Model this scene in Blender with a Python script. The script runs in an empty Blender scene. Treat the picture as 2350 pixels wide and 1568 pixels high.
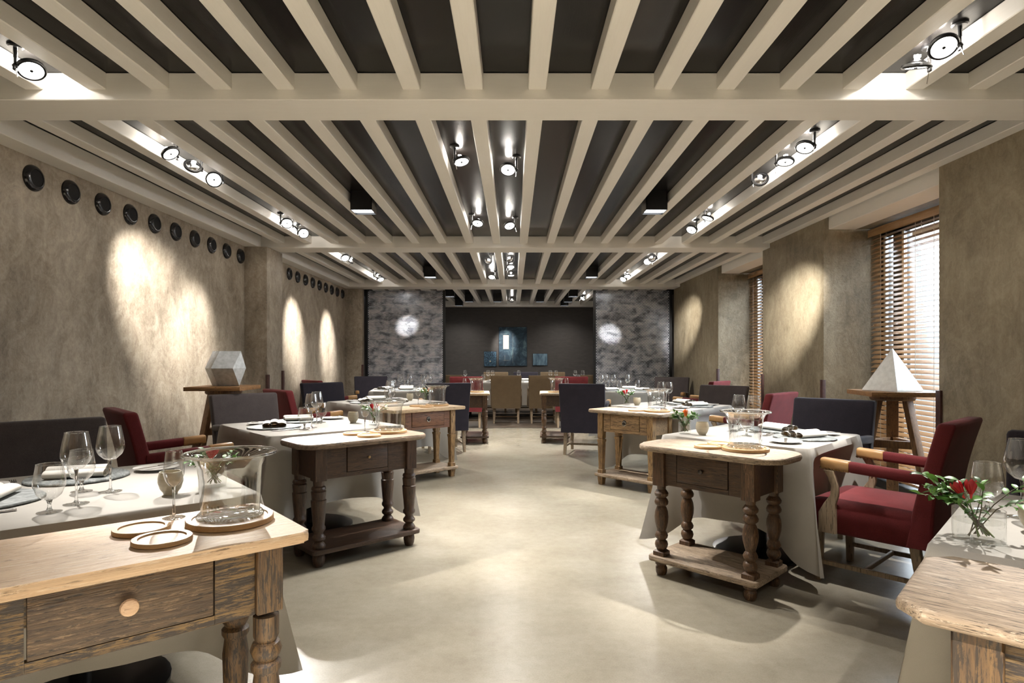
import bpy, bmesh, math, random
from mathutils import Vector, Matrix
R = math.radians
sc = bpy.context.scene
COL = sc.collection

# ------------------------------------------------------------------ camera, world, light, exposure
EYE = 1.25
cam_d = bpy.data.cameras.new('camera'); cam = bpy.data.objects.new('camera', cam_d); COL.objects.link(cam)
cam.location = (0, 0, EYE); cam.rotation_euler = (R(90), 0, 0)
cam_d.sensor_width = 36; cam_d.lens = 36 * 1400 / 2350
cam_d.shift_x = -3 / 2350; cam_d.shift_y = 40 / 2350
cam_d.clip_start = .05; cam_d.clip_end = 200
sc.camera = cam
sc.view_settings.view_transform = 'Standard'; sc.view_settings.look = 'None'
sc.view_settings.gamma = 1; sc.view_settings.use_curve_mapping = False
sc.view_settings.exposure = 0.85
try:
    sc.cycles.use_denoising = True
    sc.cycles.max_bounces = 10; sc.cycles.diffuse_bounces = 5; sc.cycles.glossy_bounces = 4
    sc.cycles.transmission_bounces = 8; sc.cycles.transparent_max_bounces = 24
    sc.cycles.caustics_reflective = False; sc.cycles.caustics_refractive = False
    sc.cycles.sample_clamp_indirect = 4
except Exception: pass
W = bpy.data.worlds.new('world'); sc.world = W; W.use_nodes = True
W.node_tree.nodes['Background'].inputs[0].default_value = (.80, .90, 1.0, 1)
W.node_tree.nodes['Background'].inputs[1].default_value = .8
SPOT = 3.9          # overall scale of the ceiling lamps

def area(name, loc, rot, sx, sy, power, col):
    l = bpy.data.lights.new(name, 'AREA'); l.shape = 'RECTANGLE'; l.size = sx; l.size_y = sy
    l.energy = power; l.color = col
    o = bpy.data.objects.new(name, l); COL.objects.link(o); o.location = loc; o.rotation_euler = rot
    return o
# daylight outside the two side windows: a bright street sky, high and low
area('daylight_window', (4.9, 5.3, 3.0), (0, R(62), 0), 3.0, 2.6, 520, (.84, .92, 1))
area('daylight_window', (4.9, 8.4, 3.0), (0, R(62), 0), 3.0, 2.6, 470, (.84, .92, 1))

# ------------------------------------------------------------------ materials
MATS = {}
class NT:
    def __init__(s, name):
        s.m = bpy.data.materials.new(name); s.m.use_nodes = True
        s.t = s.m.node_tree; s.n = s.t.nodes
        s.b = s.n['Principled BSDF']; s.out = s.n['Material Output']
        MATS[name] = s.m
    def node(s, typ, **kw):
        n = s.n.new(typ)
        for k, v in kw.items():
            if k.startswith('_'): setattr(n, k[1:], v)
            else: n.inputs[k].default_value = v
        return n
    def link(s, a, b): s.t.links.new(a, b)
    def coords(s, scale=(1, 1, 1), kind='Object', rot=(0, 0, 0)):
        tc = s.node('ShaderNodeTexCoord'); mp = s.node('ShaderNodeMapping')
        mp.inputs['Scale'].default_value = scale; mp.inputs['Rotation'].default_value = rot
        s.link(tc.outputs[kind], mp.inputs['Vector']); return mp.outputs['Vector']
    def noise(s, vec, scale, detail=6, rough=.55, dist=0):
        n = s.node('ShaderNodeTexNoise', Scale=scale, Detail=detail, Roughness=rough, Distortion=dist)
        s.link(vec, n.inputs['Vector']); return n.outputs['Fac']
    def ramp(s, fac, stops):
        r = s.node('ShaderNodeValToRGB'); e = r.color_ramp.elements
        while len(e) < len(stops): e.new(.5)
        for el, (p, c) in zip(e, stops):
            el.position = p; el.color = (c[0], c[1], c[2], 1) if not isinstance(c, (int, float)) else (c, c, c, 1)
        s.link(fac, r.inputs['Fac']); return r.outputs['Color']
    def mix(s, a, b, fac, mode='MIX'):
        n = s.node('ShaderNodeMix', _data_type='RGBA', _blend_type=mode)
        def put(sock, v):
            if hasattr(v, 'is_linked'): s.link(v, sock)
            elif isinstance(v, (int, float)): sock.default_value = v
            else: sock.default_value = (v[0], v[1], v[2], 1)
        put(n.inputs[0], fac); put(n.inputs[6], a); put(n.inputs[7], b)
        return n.outputs[2]
    def bump(s, h, strength, dist=.01):
        b = s.node('ShaderNodeBump', Strength=strength, Distance=dist)
        s.link(h, b.inputs['Height']); s.link(b.outputs['Normal'], s.b.inputs['Normal'])
    def col(s, c):
        if hasattr(c, 'is_linked'): s.link(c, s.b.inputs['Base Color'])
        else: s.b.inputs['Base Color'].default_value = (c[0], c[1], c[2], 1)
    def set(s, **kw):
        for k, v in kw.items():
            k = k.replace('_', ' ')
            if hasattr(v, 'is_linked'): s.link(v, s.b.inputs[k])
            else: s.b.inputs[k].default_value = v

def m_plain(name, c, rough=.5, metal=0, spec=.5, var=.0, vs=40):
    t = NT(name)
    if var:
        v = t.coords(); f = t.noise(v, vs, 3)
        t.col(t.ramp(f, [(.3, tuple(x * (1 - var) for x in c)), (.7, tuple(min(1, x * (1 + var)) for x in c))]))
    else: t.col(c)
    t.set(Roughness=rough, Metallic=metal)
    t.b.inputs['Specular IOR Level'].default_value = spec
    return t.m
def m_plaster(name, a, b, c, sc_=1.0):
    t = NT(name); v = t.coords((1, 1, .8), 'Object')
    f1 = t.noise(v, 1.0 * sc_, 5, .6, .8); f2 = t.noise(v, 4.5 * sc_, 10, .72, 1.6); f3 = t.noise(v, 26, 6, .68, 1.4)
    f4 = t.noise(t.coords((3, 3, .6)), 2.4, 9, .72, 1.1)
    c1 = t.ramp(f1, [(.38, a), (.50, b), (.62, c)])
    c2 = t.mix(c1, t.ramp(f2, [(.38, a), (.50, b), (.62, c)]), .42)
    c3 = t.mix(c2, t.ramp(f4, [(.38, tuple(x * .7 for x in a)), (.52, b), (.66, c)]), .22)
    c3 = t.mix(c3, t.ramp(f3, [(.36, tuple(x * .7 for x in a)), (.50, b), (.64, c)]), .20)
    t.col(c3); t.set(Roughness=.58)
    hm = t.node('ShaderNodeMath', _operation='MULTIPLY_ADD'); hm.inputs[1].default_value = .45
    t.link(f3, hm.inputs[0]); t.link(f2, hm.inputs[2]); t.bump(hm.outputs[0], .5, .014)
    return t.m
def m_wood(name, light, mid, dark, axis='x', grain=1.0, rough=.55, wear=None, wpos=.45, bump=.35, dash=.40):
    t = NT(name)
    k = 15 * grain
    st = lambda m, q: {'x': (m, q, q), 'z': (q, q, m), 'y': (q, m, q)}[axis]
    v = t.coords(st(2.6, k * 2.6)); f = t.noise(v, 1.7, 10, .70, .7)
    g = t.noise(t.coords(st(9, k * 9)), 1.6, 4, .6, .1)          # fine pores and checks along the grain
    h = t.noise(t.coords(st(1.2, 7)), 1.5, 6, .62, .5)               # broad tone
    c1 = t.ramp(f, [(.32, dark), (.47, mid), (.62, light)])
    c1 = t.mix(c1, t.ramp(h, [(.34, dark), (.5, mid), (.66, light)]), .38)
    c2 = t.mix(tuple(x * .42 for x in dark), c1, t.ramp(g, [(dash - .05, 0.0), (dash + .03, 1.0)]))
    if wear:
        ws = t.mix(t.noise(t.coords(st(5, 24)), 2.2, 10, .78, .6), g, .35)
        c2 = t.mix(wear, c2, t.ramp(ws, [(wpos - .025, 0.0), (wpos + .035, 1.0)]))
    t.col(c2); t.set(Roughness=rough)
    t.bump(t.mix(f, g, .65), bump, .006)
    return t.m
def m_fabric(name, c, var=.25, sheen=.3, scale=420, wv=.55):
    t = NT(name); v = t.coords()
    f = t.noise(v, 9, 4, .6); w = t.noise(v, scale, 2, .5)
    a = tuple(x * (1 - var) for x in c); b = tuple(min(1, x * (1 + var)) for x in c)
    c1 = t.mix(t.ramp(f, [(.3, a), (.7, b)]), t.ramp(w, [(.35, tuple(x * .6 for x in c)), (.65, tuple(min(1, x * 1.35) for x in c))]), wv)
    t.col(c1); t.set(Roughness=.85); t.b.inputs['Specular IOR Level'].default_value = .2
    t.b.inputs['Sheen Weight'].default_value = sheen; t.b.inputs['Sheen Roughness'].default_value = .4
    t.bump(w, .25 if wv > .3 else .08, .002); return t.m
def m_emit(name, c, s):
    t = NT(name); t.col((0, 0, 0)); t.b.inputs['Emission Color'].default_value = (*c, 1); t.b.inputs['Emission Strength'].default_value = s
    return t.m
def m_glass(name, tint=(.97, .98, .98), gloss=.06, edge=.75, blend=.22):
    t = NT(name); t.n.remove(t.b)
    tr = t.node('ShaderNodeBsdfTransparent'); tr.inputs[0].default_value = (*tint, 1)
    gl = t.node('ShaderNodeBsdfGlossy'); gl.inputs['Roughness'].default_value = .015; gl.inputs[0].default_value = (1, 1, 1, 1)
    lw = t.node('ShaderNodeLayerWeight', Blend=blend)
    mr = t.node('ShaderNodeMapRange'); mr.inputs['To Min'].default_value = gloss; mr.inputs['To Max'].default_value = edge
    t.link(lw.outputs['Facing'], mr.inputs['Value'])
    mx = t.node('ShaderNodeMixShader'); t.link(mr.outputs[0], mx.inputs[0]); t.link(tr.outputs[0], mx.inputs[1]); t.link(gl.outputs[0], mx.inputs[2])
    t.link(mx.outputs[0], t.out.inputs['Surface']); return t.m

m_plaster('plaster_taupe', (.120, .093, .065), (.30, .25, .19), (.52, .455, .37))
m_plaster('plaster_olive', (.12, .094, .056), (.245, .20, .13), (.40, .345, .245))
t = NT('concrete'); v = t.coords((1, 1.3, 1)); f1 = t.noise(v, .7, 6, .6, .3); f2 = t.noise(v, 2.4, 8, .58, .2)
v9 = t.coords((1, 1, 1)); f3 = t.noise(v9, 150, 3, .7); f4 = t.noise(t.coords((7, 60, 1), rot=(0, 0, .6)), 3, 5, .7, .8); f5 = t.noise(v9, 20, 8, .66, .1)
c = t.mix(t.ramp(f1, [(.34, (.19, .163, .12)), (.5, (.275, .247, .192)), (.66, (.345, .317, .258))]),
          t.ramp(f2, [(.30, (.19, .165, .122)), (.5, (.275, .247, .192)), (.70, (.355, .33, .272))]), .5)
c = t.mix(c, t.ramp(f5, [(.32, (.19, .163, .118)), (.5, (.265, .238, .183)), (.68, (.335, .31, .252))]), .28)
c = t.mix((.09, .072, .048), c, t.ramp(f4, [(.30, .55), (.37, 1.0)]))
c = t.mix(c, t.ramp(f3, [(.34, (.13, .11, .078)), (.6, (.34, .31, .245))]), .15)
t.col(t.mix((0, 0, 0), c, .88)); t.set(Roughness=.23); t.bump(f5, .05, .004)
m_wood('plank_floor', (.13, .10, .075), (.085, .062, .045), (.04, .028, .02), 'x', .6, .4)
m_wood('cream_joist', (.92, .895, .85), (.90, .875, .83), (.87, .845, .80), 'y', 1.6, .5, bump=.14, dash=.15)
m_wood('cream_beam', (.92, .895, .85), (.90, .875, .83), (.88, .855, .81), 'x', 1.2, .5, bump=.08, dash=.15)
t = NT('black_ceiling'); v = t.coords((10, 1, 1)); f = t.noise(v, 3, 6, .6); t.col(t.ramp(f, [(.3, (.006, .0055, .0055)), (.7, (.012, .011, .011))]))
t.set(Roughness=.26); t.b.inputs['Specular IOR Level'].default_value = .16; t.bump(t.noise(v, 16, 4), .15, .002)
t = NT('charcoal_wall'); v = t.coords((1, 1, 3)); f = t.noise(v, 6, 6, .6, .4); t.col(t.ramp(f, [(.3, (.042, .037, .034)), (.7, (.060, .053, .048))])); t.set(Roughness=.7)
m_plain('guard_maroon', (.055, .020, .016), .5, var=.3)
m_plain('black_metal', (.012, .012, .013), .35, .3)
m_plain('nozzle_black', (.012, .012, .014), .16, .2, .6)
m_plain('nozzle_hole', (.002, .002, .002), .9)
m_plain('chrome', (.75, .75, .76), .15, 1)
m_plain('steel', (.62, .61, .60), .22, 1)
m_plain('iron', (.06, .05, .045), .45, .8)
m_plain('brass_stud', (.30, .20, .10), .3, 1)
m_emit('lamp_lens', (1, .96, .90), 18); m_emit('lamp_bulb', (1, .93, .85), 16); m_emit('box_lens', (.92, .96, 1), 6)
m_wood('blind_slat', (.46, .27, .13), (.37, .205, .09), (.26, .135, .06), 'y', 1.0, .22, bump=.03, dash=.15)
MATS['blind_slat'].node_tree.nodes['Principled BSDF'].inputs['Coat Weight'].default_value = 1.0; MATS['blind_slat'].node_tree.nodes['Principled BSDF'].inputs['Coat Roughness'].default_value = .15
m_plain('blind_cord', (.55, .50, .45), .8)
m_plain('window_frame', (.03, .028, .027), .4); m_plain('window_frame_grey', (.42, .44, .45), .4)
m_glass('pane_glass', (.96, .98, .99), .04, .5, .15)
m_glass('clear_glass', (.972, .978, .98), .055, .95, .28)
def m_realglass(name):
    t = NT(name); t.col((.98, .99, .99)); t.set(Roughness=.0, IOR=1.47, Transmission_Weight=1.0); return t.m
m_realglass('solid_glass')
m_glass('vase_glass', (.965, .975, .975), .05, .7, .16)
m_glass('thick_glass', (.95, .965, .968), .06, .95, .34)
m_glass('water_glass', (.955, .97, .965), .03, .5, .12)
m_fabric('linen', (.35, .33, .30), .04, .05, 900, .10)
m_fabric('napkin', (.66, .63, .585), .05, .05, 900, .12); m_plain('napkin_lining', (.48, .34, .19), .8)
m_fabric('red_fabric', (.115, .017, .019), .30, .10)
m_fabric('greybrown_fabric', (.060, .050, .050), .25, .12)
m_fabric('blueblack_fabric', (.028, .025, .035), .25, .15)
m_fabric('beige_fabric', (.125, .088, .050), .18, .10)
m_plain('tan_leather', (.40, .225, .090), .42, 0, .5, .12, 12)
m_wood('oak_leg', (.33, .25, .17), (.26, .19, .12), (.17, .12, .07), 'z', 1, .5, bump=.15)
t = NT('slate'); v = t.coords((2, 6, 1)); f = t.noise(v, 6, 9, .72, 1.5); f2 = t.noise(t.coords(), 40, 5, .7)
t.col(t.mix(t.ramp(f, [(.38, (.030, .038, .040)), (.5, (.12, .135, .135)), (.62, (.33, .345, .34))]), t.ramp(f2, [(.35, (.07, .08, .08)), (.65, (.25, .26, .26))]), .35)); t.set(Roughness=.5); t.bump(f, .6, .004)
m_plain('porcelain', (.82, .81, .79), .15)
m_wood('bamboo', (.56, .37, .19), (.50, .315, .15), (.42, .25, .11), 'x', 1.3, .45, bump=.05, dash=.15)
t = NT('candle_glass'); f = t.noise(t.coords((1, 1, 6)), 12, 4, .6); t.col(t.ramp(f, [(.3, (.50, .44, .31)), (.7, (.66, .59, .45))])); t.set(Roughness=.3, Transmission_Weight=.25); t.b.inputs['Subsurface Weight'].default_value = .0
m_plain('wax', (.75, .70, .58), .5)
m_plain('leaf_green', (.085, .21, .035), .42, 0, .5, .45, 30); m_plain('leaf_dark', (.035, .10, .022), .38, 0, .5, .4, 30)
m_plain('stem_green', (.10, .15, .04), .5); m_plain('stem_brown', (.06, .045, .02), .6)
t = NT('petal_red'); f = t.noise(t.coords((1, 1, 1)), 30, 2); t.col(t.ramp(f, [(.35, (.45, .008, .02)), (.62, (.62, .03, .03)), (.75, (.75, .30, .02))])); t.set(Roughness=.5)
t = NT('petal_orange'); f = t.noise(t.coords((1, 1, 1)), 30, 2); t.col(t.ramp(f, [(.35, (.75, .08, .01)), (.6, (.85, .28, .02)), (.75, (.55, .03, .08))])); t.set(Roughness=.5)
m_plain('sculpture_zinc', (.46, .48, .49), .42, .15, .5, .18, 25); m_plain('sculpture_plaster', (.62, .62, .60), .6, 0, .4, .10, 30)
# old side-table woods
m_wood('pine_top', (.54, .39, .255), (.50, .35, .222), (.40, .265, .155), 'x', .9, .6, (.58, .45, .32), .44, .5, .40)
m_wood('pine_body', (0.2016, 0.1224, 0.0360), (0.1224, 0.0706, 0.0245), (0.0432, 0.0245, 0.0115), 'x', 1.0, .5, (0.0202, 0.0115, 0.0065), .50, .5, .43)
m_wood('pine_drawer', (0.1054, 0.0651, 0.0310), (0.0546, 0.0310, 0.0155), (0.0211, 0.0118, 0.0062), 'x', .9, .5, (0.1674, 0.1085, 0.0589), .445, .7, .43)
m_wood('pine_leg', (0.1500, 0.0840, 0.0300), (0.0863, 0.0465, 0.0180), (0.0338, 0.0180, 0.0090), 'z', 1.0, .5, (0.0225, 0.0135, 0.0075), .48, .45, .42)
m_wood('pale_knob', (.60, .42, .28), (.52, .35, .22), (.40, .26, .16), 'x', 2, .5)
m_wood('dark_oak', (.080, .042, .024), (.046, .024, .014), (.018, .010, .007), 'x', 1, .42, (.115, .058, .030), .42, .5, .42)
m_wood('dark_oak_leg', (.085, .045, .025), (.050, .026, .015), (.020, .011, .008), 'z', 1, .40, (.11, .06, .032), .42, .4, .42)
m_wood('weathered_top', (.40, .305, .215), (.285, .21, .142), (.115, .080, .052), 'x', 1.0, .6, (.46, .365, .265), .43, .6, .44)
m_wood('worn_dark_top', (.26, .185, .125), (.165, .112, .073), (.062, .041, .027), 'x', 1.0, .55, (.33, .245, .17), .43, .6, .44)
m_wood('red_drawer', (.22, .098, .046), (.150, .064, .031), (.080, .033, .018), 'x', .9, .5, dash=.42)
m_wood('honey_leg', (.40, .25, .115), (.29, .175, .076), (.13, .075, .034), 'z', 1, .5, (.10, .058, .028), .45, .45, .43); m_wood('honey_body', (.37, .24, .12), (.27, .168, .080), (.12, .072, .035), 'x', 1, .5, (.10, .060, .030), .46, .45, .43)
m_wood('honey_top', (.58, .43, .27), (.50, .36, .22), (.36, .25, .14), 'x', 1, .55)
m_wood('walnut_body', (0.0880, 0.0448, 0.0192), (0.0496, 0.0248, 0.0112), (0.0192, 0.0104, 0.0056), 'x', 1, .42, (0.1120, 0.0608, 0.0272), .42, .5, .43); m_wood('walnut_leg', (.135, .070, .031), (.075, .038, .017), (.030, .016, .009), 'z', 1, .42, (.19, .105, .05), .43, .4, .43)
m_wood('stool_wood', (.27, .14, .055), (.18, .088, .034), (.085, .040, .018), 'z', .9, .5); m_wood('stool_top', (.32, .175, .072), (.23, .118, .046), (.11, .054, .025), 'x', .9, .5)

# ------------------------------------------------------------------ geometry helpers
class G:
    def __init__(s): s.bm = bmesh.new()
    def box(s, c, d, bev=0, seg=2, rot=None):
        M = Matrix.Translation(c)
        if rot is not None: M = M @ rot
        M = M @ Matrix.Diagonal((*d, 1))
        r = bmesh.ops.create_cube(s.bm, size=1, matrix=M)
        if bev:
            ed = {e for v in r['verts'] for e in v.link_edges}
            bmesh.ops.bevel(s.bm, geom=list(ed), offset=bev, segments=seg, affect='EDGES', profile=.6)
        return s
    def rings(s, rings, cap0=True, cap1=True, closed=True):
        vs = [[s.bm.verts.new(p) for p in r] for r in rings]
        n = len(vs[0])
        for a, b in zip(vs, vs[1:]):
            for i in range(n if closed else n - 1):
                j = (i + 1) % n
                s.bm.faces.new((a[i], a[j], b[j], b[i]))
        if cap0: s.bm.faces.new(list(reversed(vs[0])))
        if cap1: s.bm.faces.new(vs[-1])
        return s
    def lathe(s, prof, c=(0, 0, 0), seg=20, cap0=True, cap1=True, M=None):
        rr = []
        for r, z in prof:
            ring = [Vector((c[0] + r * math.cos(2 * math.pi * i / seg), c[1] + r * math.sin(2 * math.pi * i / seg), c[2] + z)) for i in range(seg)]
            if M is not None: ring = [M @ p for p in ring]
            rr.append(ring)
        return s.rings(rr, cap0, cap1)
    def tube(s, pts, rad, seg=8, flat=1.0, caps=True):
        pts = [Vector(p) for p in pts]; rr = []
        up0 = Vector((0, 0, 1))
        for i, p in enumerate(pts):
            d = (pts[min(i + 1, len(pts) - 1)] - pts[max(i - 1, 0)]).normalized()
            u = up0 if abs(d.z) < .95 else Vector((1, 0, 0))
            a = d.cross(u).normalized(); b = a.cross(d).normalized()
            r = rad[i] if isinstance(rad, (list, tuple)) else rad
            rr.append([p + a * (r * math.cos(2 * math.pi * k / seg)) + b * (r * flat * math.sin(2 * math.pi * k / seg)) for k in range(seg)])
        return s.rings(rr, caps, caps)
    def prism(s, poly, z0, z1, bev=0, seg=2):
        a = [s.bm.verts.new((x, y, z0)) for x, y in poly]; b = [s.bm.verts.new((x, y, z1)) for x, y in poly]
        n = len(poly); fs = [s.bm.faces.new(list(reversed(a))), s.bm.faces.new(b)]
        for i in range(n):
            j = (i + 1) % n; fs.append(s.bm.faces.new((a[i], a[j], b[j], b[i])))
        if bev:
            ed = {e for f in fs[:2] for e in f.edges}
            bmesh.ops.bevel(s.bm, geom=list(ed), offset=bev, segments=seg, affect='EDGES', profile=.6)
        return s
    def rstack(s, rows, n=4, cap=True):
        """stack of rounded rectangles: (z, hx, hy, r, cx, cy)"""
        rr = []
        for z, hx, hy, r, cx, cy in rows:
            rr.append([Vector((cx + x, cy + y, z)) for x, y in rrect(hx, hy, r, n)])
        return s.rings(rr, cap, cap)
    def mesh(s, name, angle=35):
        bmesh.ops.recalc_face_normals(s.bm, faces=s.bm.faces)
        me = bpy.data.meshes.new(name); s.bm.to_mesh(me); s.bm.free()
        me.materials.append(None)
        me.polygons.foreach_set('use_smooth', [True] * len(me.polygons))
        try: me.set_sharp_from_angle(angle=R(angle))
        except Exception: pass
        return me
def rrect(hx, hy, r, n=4):
    r = min(r, hx, hy); out = []
    for k, (sx, sy) in enumerate(((1, 1), (-1, 1), (-1, -1), (1, -1))):
        for i in range(n + 1):
            a = math.pi / 2 * (k + i / n)
            out.append((sx * (hx - r) + r * math.cos(a), sy * (hy - r) + r * math.sin(a)))
    return out
def inst(name, me, mat, parent=None, loc=(0, 0, 0), rot=(0, 0, 0), scale=None):
    o = bpy.data.objects.new(name, me); COL.objects.link(o)
    if o.material_slots:
        o.material_slots[0].link = 'OBJECT'; o.material_slots[0].material = MATS[mat]
    o.location = loc; o.rotation_euler = rot
    if scale: o.scale = scale
    if parent: o.parent = parent
    return o
def part(name, g, mat, parent=None, angle=35, **kw): return inst(name, g.mesh(name, angle), mat, parent, **kw)
def tag(o, label, cat, group=None, kind=None):
    o['label'] = label; o['category'] = cat
    if group: o['group'] = group
    if kind: o['kind'] = kind
    return o
def thing(name, label, cat, loc=(0, 0, 0), rz=0, group=None):
    o = bpy.data.objects.new(name, None); COL.objects.link(o); o.location = loc; o.rotation_euler = (0, 0, rz)
    o.empty_display_size = .05
    return tag(o, label, cat, group)
def struct(name, g, mat, parent=None, angle=35, **kw):
    o = part(name, g, mat, parent, angle, **kw)
    if not parent: o['kind'] = 'structure'
    return o
CACHE = {}
def cached(key, fn):
    if key not in CACHE: CACHE[key] = fn()
    return CACHE[key]
rnd = random.Random(7)
# ------------------------------------------------------------------ the room
ZC, ZJ, ZB = 2.743, 2.653, 2.60          # ceiling boards, joist undersides, beam undersides
XL, XR = -3.23, 3.12                      # plaster faces
struct('floor', G().box((0, 3.99, -.05), (7.7, 13.98, .1)), 'concrete')
fw = struct('floor_wood', G().box((0, 13.6, -.05), (7.7, 5.2, .1)), 'plank_floor')
struct('trim_1', G().box((0, 10.985, .004), (6.3, .035, .012), .003), 'steel')
ceil = struct('ceiling', G().box((.1, 6.6, 2.80), (7.3, 19.2, .114)), 'black_ceiling')
SECT = [(-3, 3.18), (3.455, 7.41), (7.74, 11.41), (11.86, 15.72)]
for a, b in SECT:
    me = G().box((0, 0, 0), (.094, b - a, ZC - ZJ), .004, 1).mesh('joist')
    for k in range(-9, 10):
        inst('joist', me, 'cream_joist', ceil, (.1245 + .3275 * k, (a + b) / 2, (ZC + ZJ) / 2))
for a, b in ((3.18, 3.455), (7.41, 7.74), (11.41, 11.86), (15.72, 15.97)):
    part('beam', G().box((-.05, (a + b) / 2, (ZB + ZC) / 2), (6.34, b - a, ZC - ZB), .004, 1), 'cream_beam', ceil)
for a, b in SECT[:3]:
    part('edge_board', G().box((XL + .083, (a + b) / 2, (ZB + ZC) / 2), (.166, b - a, ZC - ZB), .004, 1), 'cream_beam', ceil)
wl = struct('wall_left', G().box((XL - .1, 4.4, 1.35), (.2, 14.8, 2.7)), 'plaster_taupe')
part('pilaster', G().box(((XL - 2.96) / 2 - .02, 7.575, 1.3), (-2.96 - XL + .04, .49, 2.6), .006), 'plaster_taupe', wl)
part('pilaster', G().box(((XL - 2.9) / 2 - .02, 11.78, 1.3), (-2.9 - XL + .04, .16, 2.6), .006), 'plaster_taupe', wl)
wr = struct('wall_right', G().box((XR + .33, .735, 1.35), (.66, 7.47, 2.7)), 'plaster_olive')
part('pilaster', G().box((XR + .33, (6.135 + 7.636) / 2, 1.35), (.66, 1.501, 2.7), .006), 'plaster_olive', wr)
part('pilaster', G().box((XR + .33, (9.29 + 11.86) / 2, 1.35), (.66, 2.57, 2.7), .006), 'plaster_olive', wr)
struct('wall_far', G().box((0, 16.05, 1.4), (8.2, .1, 2.8)), 'charcoal_wall')
struct('wall_far_left', G().box((-3.7, 13.9, 1.4), (.1, 4.1, 2.8)), 'charcoal_wall')
struct('wall_far_right', G().box((3.75, 13.95, 1.4), (.1, 4.1, 2.8)), 'charcoal_wall')
# end of the room behind the camera
struct('wall_front', G().box((0, -3.05, 1.37), (7.6, .1, 2.75)), 'plaster_olive')
# maroon boards guarding the plaster corners
gi = 2
for x, y, h in ((-2.955, 7.34, 1.06), (-2.955, 7.81, 1.10), (-2.895, 11.72, 1.14), (3.12, 6.15, 1.04), (3.12, 7.62, 1.06), (3.12, 9.30, 1.10), (3.12, 4.46, 1.02), (-3.22, 3.78, 1.06)):
    struct('trim_%d' % gi, G().box((x, y, h / 2), (.035, .05, h), .004), 'guard_maroon'); gi += 1
# windows with wooden venetian blinds
for n, (y0, y1) in enumerate(((4.47, 6.135), (7.636, 9.29)), 1):
    yc, L = (y0 + y1) / 2, y1 - y0
    part('soffit', G().box((3.305, yc, (2.55 + ZC) / 2), (.27, L, ZC - 2.55), .004, 1), 'cream_beam', wr)
    g = G()
    for z in (.05, 2.50): g.box((3.735, yc, z), (.07, L, .09))
    for y, w_ in ((y0 + .04, .08), (y1 - .03, .06), (y1 - .27, .15)): g.box((3.735, y, 1.27), (.07, w_, 2.5))
    wdw = struct('window_%d' % n, g, 'window_frame')
    part('inner_frame', G().box((3.70, y1 - .365, 1.27), (.03, .03, 2.4)).box((3.70, y1 - .08, 1.27), (.03, .03, 2.4)).box((3.70, yc - .2, 2.40), (.03, L - .6, .05)), 'window_frame_grey', wdw)
    part('sill', G().box((3.64, yc, .035), (.16, L, .07), .006), 'window_frame', wdw)
    for ya, yb in ((y0 + .08, y1 - .345), (y1 - .195, y1 - .06)):
        part('pane', G().box((3.74, (ya + yb) / 2, 1.27), (.008, yb - ya, 2.4)), 'pane_glass', wdw)
    part('lintel', G().box((3.62, yc, 2.65), (.36, L, .19)), 'plaster_olive', wdw)
    bl = thing('venetian_blind', ('wooden venetian blind in the window recess behind the white pyramid' if n == 1 else 'narrow-looking wooden venetian blind in the window recess without a pedestal stand'), 'blind', (3.60, yc, 0), 0)
    part('valance', G().box((-.035, 0, 2.50), (.022, L - .03, .075), .003), 'blind_slat', bl)
    part('headrail', G().box((.0, 0, 2.515), (.05, L - .05, .04)), 'window_frame', bl)
    sl = G().box((0, 0, 0), (.050, L - .05, .003)).mesh('slat')
    z = 2.445
    while z > .14:
        inst('slat', sl, 'blind_slat', bl, (0, 0, z), (0, R(-36), 0)); z -= .0452
    part('bottom_rail', G().box((0, 0, .115), (.05, L - .05, .022), .004), 'blind_slat', bl)
    for yy in (-L / 2 + .20, -.12, .12, L / 2 - .20):
        for xx in (-.027, .027):
            part('cord', G().box((xx, yy, 1.30), (.003, .003, 2.38)), 'blind_cord', bl)

# perforated screens at the end of the main room
def screen(x0, x1, label, p):
    w = x1 - x0
    o = thing('perforated_screen', label, 'screen', ((x0 + x1) / 2, 11.935, 0))
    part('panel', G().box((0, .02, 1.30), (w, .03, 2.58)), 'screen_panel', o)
    for sx in (-1, 1): part('edge_frame', G().box((sx * (w / 2 + .022), .015, 1.30), (.045, .05, 2.58)), 'black_metal', o)
    g = G(); r = p * .34; j = 0; z = .04
    while z < 2.58:
        x = -w / 2 + .02 + (p / 2 if j % 2 else 0)
        while x < w / 2 - .012:
            vs = [g.bm.verts.new((x + r * math.cos(k * math.pi / 4), .0025, z + r * math.sin(k * math.pi / 4))) for k in range(8)]
            g.bm.faces.new(vs); x += p
        z += p * .866; j += 1
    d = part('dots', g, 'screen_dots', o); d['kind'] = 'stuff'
t = NT('screen_panel'); f = t.noise(t.coords((1.3, 1, 2.0)), 4.0, 5, .6, .4); t.col(t.ramp(f, [(.38, (.012, .013, .018)), (.62, (.20, .22, .26))])); t.set(Roughness=.28, Metallic=.75)  # blotchy reflected light painted into the panel colour
t = NT('screen_dots'); f = t.noise(t.coords((1.3, 1, 2.0)), 4.0, 5, .6, .4); t.col(t.ramp(f, [(.36, (.30, .32, .38)), (.50, (.72, .76, .84)), (.60, (.95, .96, .98))])); t.set(Roughness=.4)  # the same blotches of light, painted into the dot colour
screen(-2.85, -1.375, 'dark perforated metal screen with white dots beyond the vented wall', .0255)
screen(1.61, 3.06, 'dark perforated metal screen with white dots on the window side', .0305)

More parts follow.
